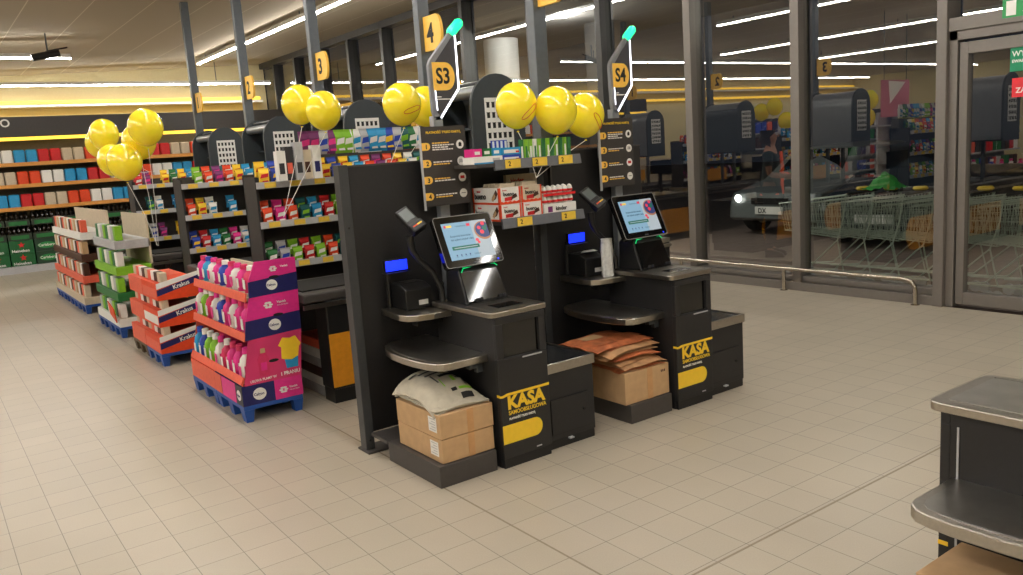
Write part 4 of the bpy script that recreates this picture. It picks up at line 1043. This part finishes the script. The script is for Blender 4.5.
for c_ in range(12):
    x = .55+.42*c_-1.5*.0
    kd = 'green' if c_ < 3 else ('dark' if c_ < 5 else ('green','dark')[(c_//2) % 2])
    for r_ in range(2):
        crate(kd, (x,17.99,.132+.238*r_), '%s beer case, %s row, column %s of the back shelving' % ('starred bright green' if kd == 'green' else 'dark green oval-marked', ('bottom','second')[r_], ('one','two','three','four','five','six','seven','eight','nine','ten','eleven','twelve')[c_]), 'beer cases on the back shelving')
    for r_ in range(2):
        crate('open', (x,17.99,.610+.264*r_), 'open case of dark bottles in the %s row, column %s of back shelving' % (('lower','upper')[r_], ('one','two','three','four','five','six','seven','eight','nine','ten','eleven','twelve')[c_]), 'open bottle cases on the back shelving')
cnm = [(redor,'orange'),(white,'white'),(cyan,'light blue'),(red,'red'),(cardl,'cream')]
for li, z in enumerate((1.20,1.62,2.02)):
    for k in range(24):
        m_, nm = cnm[(k//2+li*2) % 5]
        q = MB().box(-.09,0,0,.09,.15,.26).build('snack_pack', m_, None, bevel=.02, seg=1) if (nm,'s') not in CR else CR[(nm,'s')].copy()
        if (nm,'s') in CR: COL.objects.link(q)
        else: CR[(nm,'s')] = q
        q.location = (.6+.2*k,18.02,z+.002)
        tag(q, '%s snack pack on the %s shelf above the beer' % (nm,('lowest','middle','top')[li]), 'snack', '%s snack packs on the %s shelf' % (nm,('lowest','middle','top')[li]))
# aisle shelving seen mostly in the window reflections
def gondola(x, y, L, n_, label):
    e = empty('aisle_shelving', (x,y,0), label, 'shelving', 'aisle shelving units left of the checkouts')
    MB().box(0,.38,0,L,.42,1.9).build('back_panel', lgrey, e); MB().box(0,0,0,L,.8,.12).build('plinth', dgrey, e)
    for z in (.5,.9,1.3,1.65): MB().box(0,.02,z-.03,L,.78,z).build('shelf_board', lgrey, e)
    MB().box(0,.3,1.9,L,.5,1.98).build('header', dgrey, e)
    for li, z in enumerate((.12,.5,.9,1.3,1.65)):
        for k in range(int(L/.21)-1):
            m_, nm = ((blu2,'blue'),(white,'white'),(red,'red'),(lgrey,'silver'),(dgrey,'dark grey'),(brown,'brown'),(navy,'navy'),(salmon,'salmon'),(green,'green'))[(k//2*3+li*5+n_+random.randint(0,1)) % 9]
            key = (nm,'g')
            if key not in CR:
                q = MB().box(-.088,0,0,.088,.2,.25).build('shelf_carton', m_, None, bevel=.004, seg=1); CR[key] = q
            else: q = CR[key].copy(); COL.objects.link(q)
            q.location = (x+.15+.21*k,y+.06,z+.002)
            tag(q,'%s carton on shelf %s of aisle shelving %s' % (nm,('one','two','three','four','five')[li],('one','two')[n_]),'carton','%s cartons, shelf %s, aisle shelving %s' % (nm,('one','two','three','four','five')[li],('one','two')[n_]))
gondola(-6.5,9.0,5.6,0,'colourful low aisle shelving with yellow header in the shop, nearer one')
gondola(-7.5,12.5,6.6,1,'colourful low aisle shelving with yellow header in the shop, farther one')
# hanging banner (seen in the glass)
e = empty('hanging_banner', (-1.2,8.9,1.80), 'pink poster with a white triangle hanging over the far lanes', 'banner')
MB().box(0,0,0,1.0,.02,.70).build('banner_sheet', mat('banner_pink', s(190,110,130), .6), e); MB().prism([(.15,.66),(.75,.68),(.7,.25)],'y',-.004,0).build('white_triangle', white, e)
for x_ in (.1,.9): MB().box(x_,0,.70,x_+.01,.01,zc(0)-1.80).build('cord', pole_m, e)

# extra balloons over farther lanes (reflected)
BL = [((850,108),1.8,'third lane rack, lowest left'),((868,100),1.8,'third lane rack, highest'),((862,120),1.8,'third lane rack, lowest right'),((905,122),0,'shop aisle beside the second lane, left'),
      ((925,122),0,'shop aisle beside the second lane, right'),((760,112),1.8,'second lane rack, left'),((772,107),1.8,'second lane rack, highest'),((784,124),1.8,'second lane rack, right'),((1005,95),-1.5,'shop aisle, nearest')]
BP = [(1.8,8.29,1.98),(1.8,7.96,2.09),(1.62,8.12,1.80),(0,8.3,1.70),(0,7.92,1.72),(1.8,10.15,2.05),(1.8,9.85,2.13),(1.8,9.6,1.85),(-1.2,7.2,2.05),(-1.4,7.5,1.9)]
for k, P_ in enumerate(BP):
    balloon(P_,.15,'yellow balloon over the %s' % ('end of the third lane, left one','end of the third lane, highest','end of the third lane, lowest','shop aisle, far one','shop aisle, near one','end of the second lane, far one','end of the second lane, highest','end of the second lane, lowest','left shop aisle, higher','left shop aisle, lower')[k],'yellow balloons farther back',tie=((1.80,P_[1]*.2+6.5,1.02) if k in (0,1,2) else (2.2,P_[1],1.7) if k in (5,6,7) else (P_[0]+.05,P_[1],.02)))

# ------------------------------------------------------------------ cashier (seen in the glass)
def skin_mesh(name, verts, edges, radii, m_, parent, root=0, sub=2):
    me = bpy.data.meshes.new(name); me.from_pydata(verts, edges, []); o = bpy.data.objects.new(name, me); COL.objects.link(o)
    md = o.modifiers.new('skin','SKIN'); md.use_smooth_shade = True
    for i, r_ in enumerate(radii): me.skin_vertices[0].data[i].radius = (r_ if isinstance(r_, tuple) else (r_, r_)); me.skin_vertices[0].data[i].use_root = (i == root)
    sd = o.modifiers.new('sub','SUBSURF'); sd.levels = sub; sd.render_levels = sub
    dg = bpy.context.evaluated_depsgraph_get(); nm = bpy.data.meshes.new_from_object(o.evaluated_get(dg)); bpy.data.objects.remove(o)
    nm.materials.clear(); nm.materials.append(m_)
    for p in nm.polygons: p.use_smooth = True
    q = bpy.data.objects.new(name, nm); COL.objects.link(q); q.parent = parent
    return q
pe = empty('person', (5.75,7.02,0), 'person in a dark vest with orange trim standing at a till with hands forward', 'person', rz=-.5)
V = [(0,0,.95),(0,0,1.12),(0,-.01,1.30),(0,0,1.42),(0,-.01,1.50),(0,-.02,1.58),(0,-.02,1.66),
     (-.10,0,.88),(-.11,-.01,.48),(-.11,.01,.09),(-.11,-.12,.03),(.10,0,.88),(.11,-.01,.48),(.11,.01,.09),(.11,-.12,.03),
     (-.18,0,1.38),(-.24,-.02,1.12),(-.16,-.24,1.05),(-.10,-.32,1.07),(.18,0,1.38),(.24,-.02,1.12),(.16,-.24,1.08),(.10,-.32,1.10)]
E_ = [(0,1),(1,2),(2,3),(3,4),(4,5),(5,6),(0,7),(7,8),(8,9),(9,10),(0,11),(11,12),(12,13),(13,14),(3,15),(15,16),(16,17),(17,18),(3,19),(19,20),(20,21),(21,22)]
Rr = [(.15,.11),(.13,.10),(.15,.11),(.12,.09),.05,.085,.085,.085,.055,.04,.04,.085,.055,.04,.04,.055,.042,.034,.03,.055,.042,.034,.03]
skin_mesh('body', V, E_, Rr, skin, pe)
skin_mesh('trousers', [(0,0,.93),(-.10,0,.87),(-.11,-.01,.48),(-.11,.01,.10),(.10,0,.87),(.11,-.01,.48),(.11,.01,.10)], [(0,1),(1,2),(2,3),(0,4),(4,5),(5,6)], [(.165,.125),.10,.072,.06,.10,.072,.06], mat('dark_trousers', s(30,30,34), .8), pe)
skin_mesh('vest', [(0,0,.86),(0,0,1.12),(0,-.01,1.30),(0,0,1.40),(-.18,0,1.38),(-.225,-.01,1.2),(.18,0,1.38),(.225,-.01,1.2)], [(0,1),(1,2),(2,3),(3,4),(4,5),(3,6),(6,7)], [(.175,.135),(.16,.125),(.17,.13),(.13,.10),.07,.06,.07,.06], vestm, pe)
MB().tube([(-.16,-.12,1.40),(-.10,-.145,1.2),(-.02,-.15,1.0),(-.02,-.15,.84)],.022,6).build('orange_trim', trimo, pe)
MB().tube([(-.17,-.02,1.40),(-.225,-.035,1.30),(-.275,-.05,1.12),(-.18,-.26,1.06)],.034,8).build('orange_sleeve', trimo, pe, smooth=True)
MB().tube([(.17*math.cos(t),.135*math.sin(t),.85) for t in [2*PI*k/20 for k in range(21)]],.014,6).build('orange_hem', trimo, pe)
skin_mesh('hair', [(0,.02,1.60),(0,.02,1.68),(0,.06,1.52)], [(0,1),(0,2)], [.095,.082,.05], hairm, pe)
for sx_ in (-1,1):
    MB().loft([[(.11*sx_-.045,-.19,0),(.11*sx_+.045,-.19,0),(.11*sx_+.045,.06,0),(.11*sx_-.045,.06,0)],[(.11*sx_-.045,-.17,.05),(.11*sx_+.045,-.17,.05),(.11*sx_+.045,.06,.05),(.11*sx_-.045,.06,.05)],[(.11*sx_-.045,-.05,.10),(.11*sx_+.045,-.05,.10),(.11*sx_+.045,.06,.10),(.11*sx_-.045,.06,.10)]]).build('shoe', black, pe, bevel=.01)
    MB().lathe([(.003,-.012),(.010,-.006),(.012,0),(.010,.006),(.003,.012)],8,(.032*sx_,-.098,1.635)).build('eye', white, pe)
    for k in range(4):
        x_ = (.085+.018*k-.02)*sx_
        MB().tube([(x_,-.335,1.075),(x_*.98,-.37,1.07),(x_*.92,-.392,1.055)],[.009,.008,.006],6).build('finger', skin, pe)
    MB().tube([(.06*sx_,-.315,1.085),(.05*sx_,-.345,1.09),(.048*sx_,-.365,1.085)],[.010,.009,.007],6).build('thumb', skin, pe)
MB().tube([(0,-.10,1.645),(0,-.118,1.615),(0,-.10,1.605)],[.008,.012,.008],6).build('nose', skin, pe)

# ------------------------------------------------------------------ outside
pav = mat('outdoor_paving', s(120,104,96), .8, noise=.15, nscale=8)
tag(MB().box(XW+.12,-8,-.15,40,45,-.02).build('ground', pav), kind='structure')
# canopy pillars outside
o = MB().lathe([(.29,0),(.29,3.5)],32).build('round_pillar', conc, None, smooth=True); o.location = (8.35,11.55,-.02); tag(o,'thick white round pillar outside the glass behind the balloons','pillar')
o = MB().box(-.2,-.2,0,.2,.2,3.6).build('square_pillar', mat('black_pillar', s(24,24,26), .6), None); o.location = (9.0,9.75,-.02); tag(o,'dark square pillar outside the window wall','pillar')
struct(MB().box(XW+.12,-2,3.5,10.4,YB,3.75).build('canopy_roof' if 0 else 'trim_31', mat('canopy_dark', s(40,38,38), .8)))

for k, (x, y, p_) in enumerate(((7.9,9.4,330),(9.3,5.5,30))):  # lamps added under the canopy to brighten the pillar and the trolleys
    e = empty('added_canopy_lamp', (x,y,3.5), ('round downlight added under the canopy to brighten the white pillar','round downlight added under the canopy to brighten the trolleys')[k], 'lamp')
    MB().lathe([(.09,-.02),(.09,0)],16).build('lamp_disc', mat('added_lamp_disc', (1,1,1), .5, emis=(1,.93,.8), es=6), e)
    ld = bpy.data.lights.new('fill_light','POINT'); ld.energy = p_; ld.shadow_soft_size = .09; ld.color = (1,.94,.85)
    lo = bpy.data.objects.new('fill_light', ld); COL.objects.link(lo); lo.parent = e; lo.location = (0,0,-.16)
# car
def car(loc, label, paint, lights, plate, rz=0):
    e = empty('parked_car', loc, label, 'car', rz=rz)
    prof = [(0,.30),(.02,.55),(.10,.72),(.95,.90),(1.55,1.38),(2.9,1.42),(3.7,1.02),(4.05,.95),(4.1,.35)]
    P = [(p[0],p[1]) for p in prof]
    rings = []
    for yy, sc in ((-.85,.93),(-.78,.98),(0,1.0),(.78,.98),(.85,.93)):
        rings.append([(2.05+(p[0]-2.05)*(1 if abs(yy) < .8 else .97), yy*(.78 if p[1] > 1.2 else 1), .28+(p[1]-.28)*sc) for p in P]+[(3.9,yy,.25),(.15,yy,.25)])
    MB().loft(rings).build('car_body', paint, e, bevel=.02)
    MB().add([(1.0,-.62,.925),(1.0,.62,.925),(1.5,.52,1.345),(1.5,-.52,1.345)],[(0,1,2,3)]).build('windscreen', carg, e)
    for yy in (-.62,.62):
        MB().lathe([(.03,0),(.06,.03),(.065,.05)],14).build('headlight', lights, e, loc=(.045,yy,.63), rot=(0,-PI/2,0))
    MB().box(-.03,-.26,.38,.0,.26,.50).build('number_plate', white, e)
    if plate: text('DX', .11, blk_in, e, (-.035,.20,.40), '-x', off=.002)
    MB().box(-.01,-.35,.54,.01,.35,.64).build('grille', black, e)
    for x_ in (.75,3.3):
        for yy in (-.80,.80):
            w_ = MB().lathe([(.31,-.1),(.33,-.06),(.33,.06),(.31,.1)],24).build('wheel', rubber, e, loc=(x_,yy,.33), rot=(PI/2,0,0)); MB().lathe([(.19,-.105),(.19,.105)],16).build('rim', tyre_g, w_)
car((11.2,8.4,-.02), 'pale grey parked car with lit headlights facing the window from the dark car park', carp, hl_e, True)
car((10.45,6.15,-.02), 'dark blue-grey parked car without lights behind the shopping trolleys', mat('dark_car_paint', s(40,48,56), .2, coat=.6), carg, False, .12)

# trolleys nested along the glass
def trolley():
    e = empty('shopping_trolley', (0,0,0), 'x', 'trolley', 'nested shopping trolleys')
    def Bk(y, z):   # half width of basket at depth y (0 handle .. .85 front)
        return .27-.06*(y/.85)
    b = MB(); r_ = .0026
    ztop = lambda y: .98-.10*(y/.85); zbot = lambda y: .52+.06*(y/.85)
    # rims
    b.tube([(-Bk(0,0),0,ztop(0)),(-Bk(.85,0),.85,ztop(.85)),(Bk(.85,0),.85,ztop(.85)),(Bk(0,0),0,ztop(0)),(-Bk(0,0),0,ztop(0))],.008,6)
    b.tube([(-.22,.05,zbot(.05)),(-.18,.80,zbot(.8)),(.18,.80,zbot(.8)),(.22,.05,zbot(.05)),(-.22,.05,zbot(.05))],.007,6)
    for s_ in (-1,1):
        for k in range(13):
            y = .0+.85*k/12; b.tube([(s_*Bk(y,0),y,ztop(y)),(s_*Bk(y,0)*.84,.05+.75*k/12,zbot(y))],r_,4)
        for k in range(1,5):
            t = k/5; b.tube([(s_*(Bk(0,0)*(1-t)+.22*t),.05*t,ztop(0)*(1-t)+zbot(0)*t),(s_*(Bk(.85,0)*(1-t)+.18*t),.85-.05*t,ztop(.85)*(1-t)+zbot(.85)*t)],r_,4)
    for k in range(9):
        x = -.2+.05*k; b.tube([(x,.85,ztop(.85)),(x*.9,.80,zbot(.8))],r_,4); b.tube([(x*1.05,.05,zbot(.05)),(x*.88,.80,zbot(.8))],r_,4); b.tube([(x*1.25,0,ztop(0)),(x*1.05,.05,zbot(.05))],r_,4)
    b.build('wire_basket', chrome, e)
    fr_ = MB()
    for s_ in (-1,1):
        fr_.tube([(s_*.26,-.02,1.0),(s_*.25,.02,.75),(s_*.24,.10,.50),(s_*.25,.02,.16)],.008,8)
        fr_.tube([(s_*.24,.10,.50),(s_*.23,.45,.18),(s_*.20,.78,.15)],.008,8); fr_.tube([(s_*.25,.02,.16),(s_*.20,.78,.15)],.008,8)
    fr_.build('frame', chrome, e, smooth=True)
    MB().tube([(-.27,-.05,1.0),(.27,-.05,1.0)],.016,8).build('handle', rubber, e)
    h_ = MB().lathe([(.06,-.016),(.075,0),(.06,.02)],16,(0,-.05,1.035)).build('yellow_coin_lock', yel, e)
    for s_ in (-1,1):
        for y in (.04,.74): MB().tube([(s_*.215-.014,y,.055),(s_*.215+.014,y,.055)],.055,14).build('wheel', tyre_g, e)
    return e
tr = trolley(); cache(tr)
TYS = [5.02-.315*k for k in range(9)]
for k, y in enumerate(TYS):
    lab = '%s shopping trolley from the left in the nested row outside the glass' % ('first','second','third','fourth','fifth','sixth','seventh','eighth','ninth')[k]
    if k == 0: tr.location = (8.22,y,-.02); tr['label'] = lab
    else: copy_tree(tr, loc=(8.22-.008*k,y,-.02), label=lab)
# green cloth on the trolleys
b = MB(); vs = []; N_ = 12
for i in range(N_+1):
    for j in range(N_+1):
        u, v = i/N_-.5, j/N_-.5; r_ = math.hypot(u,v)*2
        vs.append((u*.32,v*.36,.17*max(0,1-r_)**.8+.012*math.sin(20*u+9*v)+.01*math.sin(25*v)))
fs = [(i*(N_+1)+j,(i+1)*(N_+1)+j,(i+1)*(N_+1)+j+1,i*(N_+1)+j+1) for i in range(N_) for j in range(N_)]
o = MB().add(vs, fs).build('folded_cloth', tarp, None, smooth=True); o.location = (8.22,4.72,1.02); tag(o,'bright green crumpled cloth lying on top of the trolleys','cloth')

# ------------------------------------------------------------------ joints in the floor
struct(MB().box(1.978,-5,0,1.987,16,.0006).build('trim_40', g2))
struct(MB().box(-18,2.058,0,XW-.1,2.068,.0006).build('trim_41', g2))

# ------------------------------------------------------------------ world, light, camera
w = bpy.data.worlds.new('night'); SC.world = w; w.use_nodes = True
bg = w.node_tree.nodes['Background']; bg.inputs['Color'].default_value = (.012,.014,.02,1); bg.inputs['Strength'].default_value = 1.0

def carve(): pass
cam = bpy.data.cameras.new('camera'); co = bpy.data.objects.new('camera', cam); COL.objects.link(co)
yaw, pit, rol = 0.619146, 0.165727, -0.0684
F = Vector((math.sin(yaw)*math.cos(pit), math.cos(yaw)*math.cos(pit), -math.sin(pit)))
R = Vector((math.cos(yaw), -math.sin(yaw), 0)); U = R.cross(F)
R2 = R*math.cos(rol)+U*math.sin(rol); U2 = -R*math.sin(rol)+U*math.cos(rol)
M = Matrix((R2, U2, -F)).transposed().to_4x4(); M.translation = (0,0,1.68)
co.matrix_world = M
cam.sensor_width = 36; cam.lens = 36*826.4/1023; cam.clip_end = 200
SC.camera = co
SC.view_settings.view_transform = 'Standard'; SC.view_settings.look = 'None'; SC.view_settings.exposure = 0
SC.cycles.max_bounces = 8; SC.cycles.diffuse_bounces = 3; SC.cycles.glossy_bounces = 4; SC.cycles.transparent_max_bounces = 12
SC.cycles.use_denoising = True; SC.cycles.caustics_reflective = False; SC.cycles.caustics_refractive = False
SC.cycles.sample_clamp_indirect = 4

for o in list(bpy.data.objects):
    if not o.users_collection: bpy.data.objects.remove(o)
